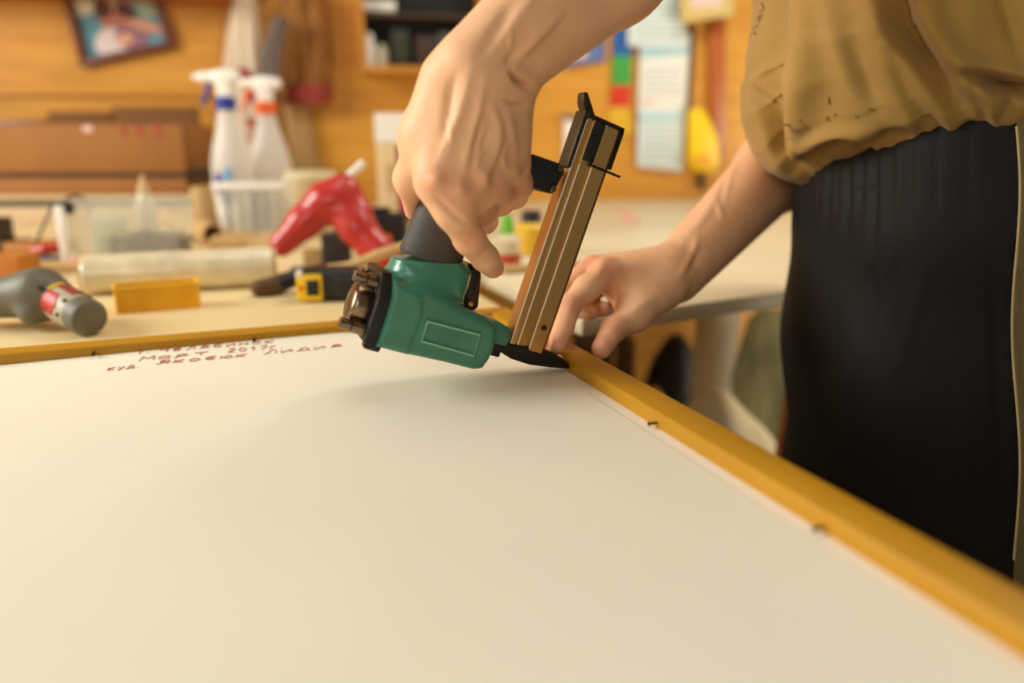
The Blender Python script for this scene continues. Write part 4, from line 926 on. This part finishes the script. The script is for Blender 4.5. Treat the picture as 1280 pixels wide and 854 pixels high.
mb = MB(); q_ = p+Z*h_g*.45+X*w_g*.08; mb.cyl(q_+Y*.004, q_-Y*.005, .007, .006, 18, .001); mb.build('knob', M_orange, gad)

# ------------------------------------------------------------------ flat cartons stacked against the wall at the left
yF = 1.72
def carton(pxr, pyb, pyt, m, name, label, cat, dep=.26, y=yF, xl=-1.75, red=0.):
    r0 = at_y(pxr, pyb, y); zt = at_y(pxr, pyt, y)[2]; zb = r0[2]; e1 = V(math.cos(.03), math.sin(.03), 0); e2 = np.cross(Z, e1)
    L_ = r0[0]-xl; c = V(r0[0], y, 0)-e1*L_/2+e2*dep/2+Z*(zb+zt)/2
    mbx = MB(); mbx.box(c, (L_, dep, zt-zb-.0004), (e1, e2, Z), .002); o = mbx.build(name, m); tag(o, label, cat); return o, V(r0[0], y, 0), e1, zb, zt
pys = [at_y(100, y_, yF)[2] for y_ in (0,)]
zbase = at_y(200, 0, yF)
py0 = 427-F*((V(-.8, yF, BENCH)-CAM)@UP)/((V(-.8, yF, BENCH)-CAM)@FW)
carton(252, py0, 258, M_pale, 'pale_board', 'pale board at the bottom of the stack against the wall', 'board', xl=-1.5, dep=.22)
carton(248, 258, 250, M_dgreen, 'dark_strip', 'dark green strip just above the bottom pale board of the stack', 'strip', dep=.22)
carton(240, 250, 243.5, M_beige, 'beige_board', 'thin beige board in the stack above the dark green strip', 'board', dep=.22)
carton(234, 243.5, 222, M_card, 'flat_carton', 'flat brown carton in the stack under the black sheet', 'carton', dep=.22)
carton(262, 222, 216.5, M_blk, 'black_sheet', 'thin black sheet lying between two brown cartons', 'sheet', dep=.22)
o, c0, e1, zb, zt = carton(232, 216.5, 155, M_card, 'flat_carton', 'big brown carton with red print on top of the stack', 'carton', dep=.20)
k = yF/F/.98
for i, (dx, sh) in enumerate(((-66, 'bar'), (-48, 'glass'), (-26, 'glass'), (-108, 'blur'))):
    q_ = c0+e1*dx*k+Z*(zt-.008)-Y*.0012; mb = MB(); hgt = .020; w_ = .012
    if sh == 'bar': mb.box(q_-Z*.006, (.006, .0018, .022))
    elif sh == 'glass':
        mb.prism([q_+X*-w_+Z*.006, q_+X*w_+Z*.006, q_-Z*.006], Y*.0016); mb.prism([q_+X*-w_-Z*.018, q_+X*w_-Z*.018, q_-Z*.006], Y*.0016)
    else: mb.box(q_-Z*.002, (.02, .0018, .012))
    mb.build('red_print' if sh != 'blur' else 'pink_label', M_redt if sh != 'blur' else M_pinkp, o)
# flaps of two cartons standing behind it
def backcarton(pxl, pxr, pyt, m, name, label, y=1.935):
    a, b = at_y(pxl, pyt, y), at_y(pxr, pyt, y); mbx = MB(); zb_ = BENCH
    mbx.box(V((a[0]+b[0])/2, y+.012, (a[2]+zb_)/2), (b[0]-a[0], .022, a[2]-zb_), None, .002); o = mbx.build(name, m); tag(o, label, 'carton')
backcarton(58, 138, 139.5, M_cardd, 'folded_carton', 'folded dark brown carton behind the stack, left one')
backcarton(139, 244, 133, M_cardd, 'folded_carton', 'folded dark brown carton behind the stack, right and taller one')
backcarton(-60, 57, 151, M_dwood, 'folded_carton', 'low dark red-brown carton behind the stack at the far left')

# ------------------------------------------------------------------ on the wall
def wall_slab(mbx, pts, t, off=.0): mbx.prism([W(x, y, off) for x, y in pts], WN*t); return mbx
fr = [(75, -24), (103, 84), (221, 60), (190, -46)]
fp = thing('photo_frame', 'dark wooden photo frame hanging tilted on the pine wall', 'photo frame', W(150, 30))
def inset(pts, k): c = np.mean(pts, 0); return [tuple(c+(np.array(p)-c)*k) for p in pts]
inn = inset(fr, .83); 
for i in range(4):
    j = (i+1) % 4; mb = MB(); mb.prism([W(*fr[i], .004), W(*fr[j], .004), W(*inn[j], .004), W(*inn[i], .004)], WN*.016, .0015); mb.build('moulding', M_dwood, fp)
L2 = lambda u, v: tuple(np.array(inn[0])*(1-u)*(1-v)+np.array(inn[3])*u*(1-v)+np.array(inn[1])*(1-u)*v+np.array(inn[2])*u*v)
def pane(name, poly, m, k):
    mb = MB(); mb.prism([W(*L2(u, v), .006+.0006*k) for u, v in poly], WN*.0005); mb.build(name, m, fp)
pane('photo_print', [(0,0),(1,0),(1,1),(0,1)], mat('photo_water', (96, 148, 168), .4, vary=.25, vscale=22), 0)
pane('print_patch', [(0,0),(.9,0),(.95,.34),(.5,.40),(0,.42)], mat('photo_sky', (226, 220, 190), .4, vary=.06, vscale=20), 1)
pane('print_patch', [(.72,.40),(1,.28),(1,.62),(.8,.62)], mat('photo_shore', (176, 196, 178), .4), 1)
def oval(cu, cv, a, b, n=16, r=0.): return [(cu+a*math.cos(q)*math.cos(r)-b*math.sin(q)*math.sin(r), cv+a*math.cos(q)*math.sin(r)+b*math.sin(q)*math.cos(r)) for q in np.linspace(0, math.tau, n, endpoint=False)]
SK = mat('photo_skin', (190, 116, 92), .4); SK2 = mat('photo_skin_pale', (222, 164, 132), .4); HR = mat('photo_hair', (96, 44, 36), .4); WC = mat('photo_white', (224, 206, 204), .4); MV = mat('photo_mauve', (150, 104, 118), .4)
pane('print_patch', oval(.36, .86, .24, .22), WC, 2); pane('print_patch', oval(.62, .78, .22, .24), MV, 2.4)
pane('print_patch', oval(.38, .50, .11, .17, r=.4), SK, 3); pane('print_patch', oval(.33, .38, .11, .14), HR, 3.6)
pane('print_patch', oval(.60, .50, .11, .17, r=-.3), HR, 3.2); pane('print_patch', oval(.52, .60, .06, .12), SK, 4)
pane('print_patch', oval(.80, .72, .26, .07, r=.5), SK2, 4.4); pane('print_patch', oval(.5, .84, .12, .08), SK2, 4.8)
# polythene bag hanging
def soft(name, pts_l, pts_r, t, m, off=.02, parent=None, ripple=.006, fr_=9., n=26, top_bulge=.5):
    """hanging cloth or bag between a left and a right outline (from top to bottom), full of folds, closed front and back"""
    Lp = catmull(np.array([[x, y, 0.] for x, y in pts_l]), 8); Rp = catmull(np.array([[x, y, 0.] for x, y in pts_r]), 8); m_ = min(len(Lp), len(Rp)); rs = []
    for i in range(m_):
        f = []; bk = []
        for j in range(n):
            u = j/(n-1); x = Lp[i][0]*(1-u)+Rp[i][0]*u; y = Lp[i][1]*(1-u)+Rp[i][1]*u; bul = math.sin(math.pi*u)**.6
            f.append(W(x, y, off+t*bul+ripple*math.sin(u*fr_+i*.06)*bul+ripple*.5*math.sin(u*fr_*2.3-i*.09)*bul)); bk.append(W(x, y, off-.004*bul))
        rs.append(f+bk[::-1])
    mb = MB().rings(rs); return mb.build(name, m, parent, sharp=80)
bag = soft('polythene_bag', [(292,-30), (283,40), (275,120), (264,215)], [(316,-30), (326,40), (338,120), (348,215)], .035, M_bag); tag(bag, 'pale polythene bag with red print hanging on the wall behind the spray bottles', 'bag')
for pts in ([(296,84),(310,86),(316,104),(308,112),(298,104)], [(312,114),(320,116),(318,128),(308,126)], [(308,146),(322,150),(322,160),(310,158)], [(314,164),(324,164),(324,176),(314,176)]):
    mb = MB(); mb.prism([W(x, y, .062) for x, y in pts], -WN*.010, .001); mb.build('red_print', M_redt, bag)
st_ = soft('grey_cloth_bag', [(342,20), (326,70), (323,120)], [(362,24), (352,70), (347,120)], .03, M_gstrap, off=.092); tag(st_, 'slim grey cloth bag hanging beside the polythene bag', 'bag')
bb = soft('brown_bag', [(352,-10), (350,40), (348,85), (350,128)], [(408,-10), (414,40), (416,85), (416,128)], .05, M_bagb, ripple=.012); tag(bb, 'brown cloth bag with maroon hem hanging on the pine wall', 'bag')
hem = soft('hem', [(351,108), (351,130)], [(416,104), (416,128)], .064, M_maroon, off=.018, parent=bb, ripple=.006)
cl = soft('pale_cloth', [(352,130), (360,170), (366,215)], [(388,130), (394,170), (404,222)], .025, mat('dun_cloth', (176, 138, 86), .9), off=.012); tag(cl, 'dun cloth hanging down below the brown bag', 'cloth')
mb = MB()
for x, y in ((330, 0), (372, -4)):
    mb = MB(); q_ = W(x, y, 0); mb.tube([q_, q_+WN*.05, q_+WN*.075+Z*.02], .006, 10, 5); o = mb.build('coat_hook', mat('hook_metal', (150, 130, 96), .35, metal=.8)); tag(o, 'metal hook above the polythene bag' if x == 330 else 'metal hook above the brown bag', 'hook')
# shallow open cupboard with dark inside
cup = thing('wall_cupboard', 'open wooden wall cupboard with a dark inside behind the wrist', 'cupboard', W(520, 90))
c00, c10, c11, c01 = W(452, -60), W(600, -60), W(600, 94), W(452, 94)
wdt = (c11-c01)@WD; zlo = c01[2]; zhi = zlo+.40; mid = c01+WD*wdt/2
mb = MB(); mb.box(V(mid[0], mid[1], (zlo+zhi)/2)+WN*.006, (wdt-.02, .010, zhi-zlo-.02), (WD, WN, Z)); mb.build('back_panel', M_blk, cup)
M_pine = mat('pine_frame', (198, 132, 44), .45, vary=.12, vscale=16)
mb = MB(); mb.box(V(mid[0], mid[1], zlo+.009)+WN*.05, (wdt, .10, .018), (WD, WN, Z), .002); mb.build('bottom_shelf', M_pine, cup)
mb = MB(); mb.box(V(mid[0], mid[1], zhi-.009)+WN*.05, (wdt, .10, .018), (WD, WN, Z), .002); mb.build('top_board', M_pine, cup)
for sx in (-1, 1): mb = MB(); mb.box(V(mid[0], mid[1], (zlo+zhi)/2)+WD*sx*(wdt/2-.006)+WN*.05, (.012, .10, zhi-zlo-.036), (WD, WN, Z), .002); mb.build('side_board', M_pine, cup)
mb = MB(); mb.box(V(mid[0], mid[1], zlo+.152)+WN*.045, (wdt-.024, .085, .010), (WD, WN, Z), .002); mb.build('middle_shelf', mat('dark_shelf', (70, 48, 28), .6), cup)
def on_shelf(px, zz, o_=.05): q_ = W(px, 60, o_); return V(q_[0], q_[1], zz)
q_ = on_shelf(476, zlo+.157+.018); mb = MB(); mb.cyl(q_-WD*.045, q_+WD*.045, .018, .018, 24, .003); o = mb.build('paper_roll', M_sheet); tag(o, 'small white roll on the middle shelf of the wall cupboard', 'roll')
q_ = on_shelf(462, zlo+.018); mb = MB(); mb.lathe(q_, Z, [(0, .016), (.002, .020), (.05, .022), (.065, .012), (.085, .011), (.09, .007)], 24); o = mb.build('white_bottle', M_wplas); tag(o, 'squat white bottle at the left end of the wall cupboard', 'bottle')
q_ = on_shelf(478, zlo+.018, .07); mb = MB(); mb.lathe(q_, Z, [(0, .012), (.002, .014), (.042, .014), (.05, .009), (.058, .009)], 20); o = mb.build('small_jar', M_lgrey); tag(o, 'small grey jar next to the squat white bottle in the cupboard', 'jar')
for px_, w_, h_, m, nm, lb in ((500, .05, .10, mat('dark_green_box', (42, 44, 28), .6), 'dark_box', 'dark green box inside the wall cupboard'), (532, .06, .085, mat('dark_brown_box', (58, 38, 22), .6), 'dark_box', 'dark brown box inside the wall cupboard'), (556, .04, .095, mat('grey_green_box', (66, 70, 56), .6), 'dark_box', 'grey-green box at the right inside the wall cupboard')):
    q_ = on_shelf(px_, zlo+.018, .04); mb = MB(); mb.box(q_+Z*h_/2, (w_, .05, h_), (WD, WN, Z), .002); o = mb.build(nm, m); tag(o, lb, 'box')
# pictures, colour strip, calendar sheets, pole on the right part of the wall
mb = MB(); mb.prism([W(x, y, .002) for x, y in ((704, 30), (752, 18), (756, 76), (706, 84))], WN*.014, .001); o = mb.build('blue_picture', mat('blue_print', (92, 112, 170), .5, vary=.5, vscale=24)); tag(o, 'small blue and white picture on the wall under the forearm', 'picture')
mb = MB(); mb.prism([W(x, y, .0165) for x, y in ((708, 50), (728, 44), (734, 72), (712, 76))], WN*.001); mb.build('print_patch', WC, o)
mb = MB(); mb.prism([W(x, y, .002) for x, y in ((704, 143), (722, 146), (722, 246), (704, 246))], WN*.02, .002); o = mb.build('white_switch_box', M_wplas); tag(o, 'narrow white box on the wall behind the top of the magazine', 'box')
mb = MB(); mb.prism([W(x, y, .021) for x, y in ((703, 142), (723, 145), (723, 152), (703, 149))], WN*.004, .001); mb.build('grey_top', M_grey, o)
banner = thing('colour_banner', 'narrow hanging banner of blue, green, red and yellow bands', 'banner', W(778, 90))
for (x0, x1, x2, x3, y0, y1, col, nm) in ((766, 790, 789, 766, -20, 70, (24, 92, 168), 'blue'), (766, 789, 788, 764, 70, 107, (60, 158, 60), 'green'), (764, 788, 786, 763, 107, 134, (212, 46, 20), 'red'), (763, 786, 794, 756, 134, 168, (222, 172, 28), 'yellow')):
    mb = MB(); mb.prism([W(x0, y0, .004), W(x1, y0, .004), W(x2, y1, .004), W(x3, y1, .004)], WN*.006, .001); mb.build(nm+'_band', mat(nm+'_band', col, .6), banner)
cal = thing('wall_calendar', 'long three-month wall calendar hanging right of the colour banner', 'calendar', W(824, 100))
def sheet(name, pts, m, off, t=.003): mb = MB(); mb.prism([W(x, y, off) for x, y in pts], WN*t, .0006); return mb.build(name, m, cal)
sheet('top_sheet', [(786,-30),(863,-30),(853,62),(784,57)], M_sheetb, .020); 
sheet('middle_sheet', [(800,50),(862,40),(856,140),(797,140)], M_sheet, .012); sheet('bottom_sheet', [(798,136),(855,136),(852,214),(796,208)], M_sheetb, .016)
sheet('header_strip', [(800,62),(861,56),(860,68),(799,74)], M_skyb, .0162, .0008); sheet('header_strip', [(798,144),(855,144),(854.5,150),(798,150)], M_skyb, .0198, .0008)
sheet('pink_strip', [(801,125),(816,125),(816,131),(801,131)], M_pinkp, .0158, .0008)
M_gline = mat('faint_grey_print', (186, 190, 186), .7)
for (x0, x1, y0, n, dy, off) in ((792, 850, 6, 6, 8, .0238), (804, 852, 84, 5, 8, .0158), (803, 849, 158, 6, 8, .0198)):
    for i in range(n): sheet('date_row', [(x0, y0+i*dy), (x1, y0+i*dy), (x1, y0+i*dy+2), (x0, y0+i*dy+2)], M_gline, off, .0006)
p_ = [(848,-20),(914,-26),(914,20),(850,30)]
sf = thing('small_picture', 'small cream picture frame hanging above the red-brown pole', 'picture', W(880, 10))
mb = MB(); mb.prism([W(x, y, .05) for x, y in p_], WN*.02, .002); mb.build('frame', mat('cream_frame', (212, 184, 110), .5), sf)
mb = MB(); mb.prism([W(x, y, .0705) for x, y in ((862,-20),(902,-24),(902,8),(864,12))], WN*.001); mb.build('print', M_pinkp, sf)
mb = MB(); mb.prism([W(x, y, .004) for x, y in ((886,-30),(904,-30),(903,205),(884,205))], WN*.018, .004); o = mb.build('wall_batten', M_pole); tag(o, 'upright red-brown batten fixed on the right part of the wall', 'batten')
mb = MB(); mb.prism([W(x, y, .004) for x, y in ((861,32),(869,32),(862,142),(855,142))], WN*.014, .002); o = mb.build('dark_strap', mat('dark_strap', (96, 62, 24), .6)); tag(o, 'dark strap hanging down to the yellow case on the wall', 'strap')
pl = [(856,138),(866,135),(874,138),(890,172),(893,205),(884,216),(862,214),(856,205)]
yc = thing('yellow_case', 'bright yellow plastic case hanging below the dark strap', 'case', W(874, 180))
mb = MB(); mb.prism([W(x, y, .004) for x, y in pl], WN*.05, .012, 4); mb.build('shell', M_yello, yc)
mb = MB(); mb.prism([W(x, y, .0545) for x, y in ((862,196),(889,192),(888,208),(864,208))], WN*.002, .001); mb.build('label', mat('amber_label', (236, 168, 22), .5), yc)
mb = MB(); mb.prism([W(x, y, .004) for x, y in ((871,216),(878,216),(878,236),(872,236))], WN*.012, .002); o = mb.build('cord_plug', M_blk); tag(o, 'short black plug below the yellow case', 'plug')

# ------------------------------------------------------------------ on the white table
def tbl(px, py): return at_z(px, py, BENCH)
p = tbl(634, 334); k = px2m(1, p)
sb = thing('squeeze_bottle', 'pale squeeze bottle with green cap behind the trigger finger', 'bottle', p)
mb = MB(); mb.lathe(p, Z, [(0, 15*k), (2*k, 17*k), (34*k, 17*k), (42*k, 11*k)], 28); mb.build('bottle_body', M_cream, sb)
mb = MB(); mb.lathe(p+Z*42*k, Z, [(0, 9*k), (12*k, 8*k), (24*k, 4*k), (25*k, .5*k)], 22); mb.build('cap', mat('lime_plastic', (104, 190, 40), .4), sb)
mb = MB(); mb.lathe(p+Z*6*k, Z, [(0, 17.3*k), (12*k, 17.3*k)], 28, cap=False); mb.build('label', mat('red_label', (196, 70, 44), .5), sb)
p = tbl(664, 318); k = px2m(1, p)
yb = thing('yellow_bottle', 'yellow bottle with black cap standing left of the magazine', 'bottle', p)
mb = MB(); mb.lathe(p, Z, [(0, 17*k), (2*k, 20*k), (34*k, 20*k), (40*k, 14*k)], 28); mb.build('bottle_body', mat('mustard_plastic', (226, 180, 50), .4), yb)
mb = MB(); mb.lathe(p+Z*40*k, Z, [(0, 13*k), (13*k, 12*k), (14*k, 10*k)], 24); mb.build('cap', M_blackp, yb)
mb = MB(); a_, b_ = bp(.356, .93)+Z*.006, bp(.60, 1.12)+Z*.006; mb.tube([tbl(597, 352)+Z*.006, tbl(640, 349)+Z*.006, tbl(668, 347)+Z*.006], .005, 10, 4) if False else mb.tube([bp(.372, .985)+Z*.006, bp(.52, 1.0)+Z*.006], .005, 10, 4); o = mb.build('dowel', M_tan); tag(o, 'thin tan dowel lying at the left end of the white table', 'dowel')
block(622, 654, 362, 20, .03, mat('dark_navy_box', (48, 40, 44), .6), 'dark_box', 'small dark box at the left corner of the white table behind the nailer', 'box', .2) if False else None
def smear(pts, m, name, label):
    mb = MB(); mb.prism([tbl(x, y)+Z*.0002 for x, y in pts], Z*.0008); o = mb.build(name, m); tag(o, label, 'cloth scrap')
smear([(770,262),(786,264),(800,276),(796,281),(778,276)], mat('rose_cloth', (226, 176, 156), .8), 'pink_scrap', 'small pink scrap lying on the white table behind the magazine')

# ------------------------------------------------------------------ below the white table
def fl(px, py, y): return at_y(px, py, y)
q_ = fl(905, 492, 1.30); s = SDF(V(q_[0]-.26, 1.12, 0), V(q_[0]+.26, 1.5, q_[2]+.05), .01)
s.ell(V(q_[0]-.01, 1.31, q_[2]-.16), (.075, .11, .165), k=.05); s.ell(V(q_[0]+.05, 1.30, q_[2]-.26), (.09, .12, .2), k=.05); s.ell(V(q_[0]-.05, 1.31, q_[2]-.28), (.09, .12, .2), k=.05); s.ell(V(q_[0], 1.31, .16), (.13, .14, .2), k=.08)
s.rbox(V(q_[0], 1.5, -.06), (.6, .6, .06), 0, op='sub'); vt, q = s.mesh(3); o = _link('sack', npmesh('sack', vt, q), mat('pale_sack', (222, 204, 166), .85, vary=.1, vscale=10, bump=.3, bscale=40), None, V(q_[0], 1.31, 0)); tag(o, 'pale stuffed sack standing on the floor under the white table', 'sack')
q_ = fl(842, 425, 1.98); s = SDF(V(q_[0]-.16, 1.84, 0), V(q_[0]+.16, 2.12, q_[2]+.05), .012)
s.ell(V(q_[0]+.01, 1.98, q_[2]-.14), (.06, .09, .16), k=.05); s.ell(V(q_[0]-.01, 1.98, q_[2]-.30), (.075, .10, .24), k=.06); s.rbox(V(q_[0], 1.98, .14), (.085, .09, .14), .04, k=.05)
vt, q = s.mesh(3); o = _link('black_bag', npmesh('black_bag', vt, q), mat('black_bag', (28, 24, 18), .6, bump=.3, bscale=30), None, V(q_[0], 1.98, 0)); tag(o, 'black bag standing on the floor behind the yellow rail', 'bag')
a_, b_ = fl(944, 394, 1.58), fl(988, 392, 1.58); zt = a_[2]
M_paint = mat('teal_smeared_board', (164, 164, 122), .75, vary=.6, vscale=14, stretch=(1, 1, .4))
mb = MB(); y0 = 1.58
mb.prism([V(a_[0]+.03, y0+.05, zt), V(a_[0]+.36, y0+.05, zt), V(a_[0]+.36, y0-.02, 0.0), V(a_[0]+.03, y0-.02, 0.0), V(a_[0]-.028, y0+.03, zt*.78), V(a_[0]+.005, y0+.047, zt*.965)], V(0, .018, 0), .003); o = mb.build('painted_board', M_paint); tag(o, 'green-grey paint-smeared board leaning beside the black trousers', 'board')
p0 = fl(972, 600, 1.16); p1 = fl(994, 470, 1.18); d_ = (p1-p0)/np.linalg.norm(p1-p0); t_ = p0[2]/d_[2]
mb = MB(); mb.cyl(p0-d_*t_*.995, p1+d_*.05, .012, .012, 16, .002); o = mb.build('wooden_pole', mat('orange_pole', (196, 122, 44), .45)); tag(o, 'orange-brown wooden pole leaning close to the black trousers', 'pole')
for pxl, pxr, y_, h, m, nm, lb in ((775, 794, 2.03, .50, mat('olive_crate', (112, 92, 44), .7), 'crate', 'olive crate on the floor behind the thumb'), (798, 840, 1.50, .50, mat('mustard_box', (176, 142, 64), .7), 'mustard_box', 'mustard box on the floor in front of the black bag'), (718, 766, 2.02, .60, mat('umber_crate', (98, 72, 42), .7), 'crate', 'umber crate on the floor behind the right hand')):
    a, b = fl(pxl, 450, y_), fl(pxr, 450, y_); mb = MB(); mb.box(V((a[0]+b[0])/2, y_+.06, h/2), (b[0]-a[0], .12, h), None, .006); o = mb.build(nm, m); tag(o, lb, 'box')
# ------------------------------------------------------------------ camera and light
cd = bpy.data.cameras.new('camera'); cam = bpy.data.objects.new('camera', cd); C.objects.link(cam)
cam.location = CAM; cam.rotation_euler = (math.pi/2-PITCH, 0, 0)
cd.sensor_width = 36; cd.lens = F/1280*36; cd.clip_start = .02
cd.dof.use_dof = True; cd.dof.focus_distance = .535; cd.dof.aperture_fstop = 2.4
bpy.context.scene.camera = cam
def area(name, loc, target, size, power, col):
    l = bpy.data.lights.new(name, 'AREA'); l.shape = 'DISK'; l.size = size; l.energy = power; l.color = col
    o = bpy.data.objects.new(name, l); C.objects.link(o); o.location = loc
    o.rotation_euler = (Vector(target)-Vector(loc)).to_track_quat('-Z', 'Y').to_euler(); return o
area('window_light', (-2.3, .38, 1.95), (.05, .58, .95), .98*1.25, 72, (1, .975, .885))
area('ceiling_light', (-.1, .8, 2.6), (-.1, .8, 0), .9, 6, (1, .97, .87))
area('ceiling_light', (.9, 1.3, 2.45), (.9, 1.6, 0), .7, 20, (1, .96, .82))
area('front_fill_light', (-.5, -.95, 1.5), (.3, 1.4, .6), .8, 6, (1, .95, .82))  # fill added behind the camera to lift the under-table area; no doorway there
area('side_fill_light', (2.3, 1.25, .62), (.5, 1.6, .5), .7, 34, (1, .93, .76))  # added low fill aimed under the white table; no window on that side
w = bpy.data.worlds.new('room_glow'); bpy.context.scene.world = w; w.use_nodes = True
bg = w.node_tree.nodes['Background']; bg.inputs[0].default_value = (1, .92, .74, 1); bg.inputs[1].default_value = .22
vs_ = bpy.context.scene.view_settings; vs_.view_transform = 'Standard'; vs_.look = 'None'; vs_.gamma = 1; vs_.exposure = -.17; vs_.use_curve_mapping = False
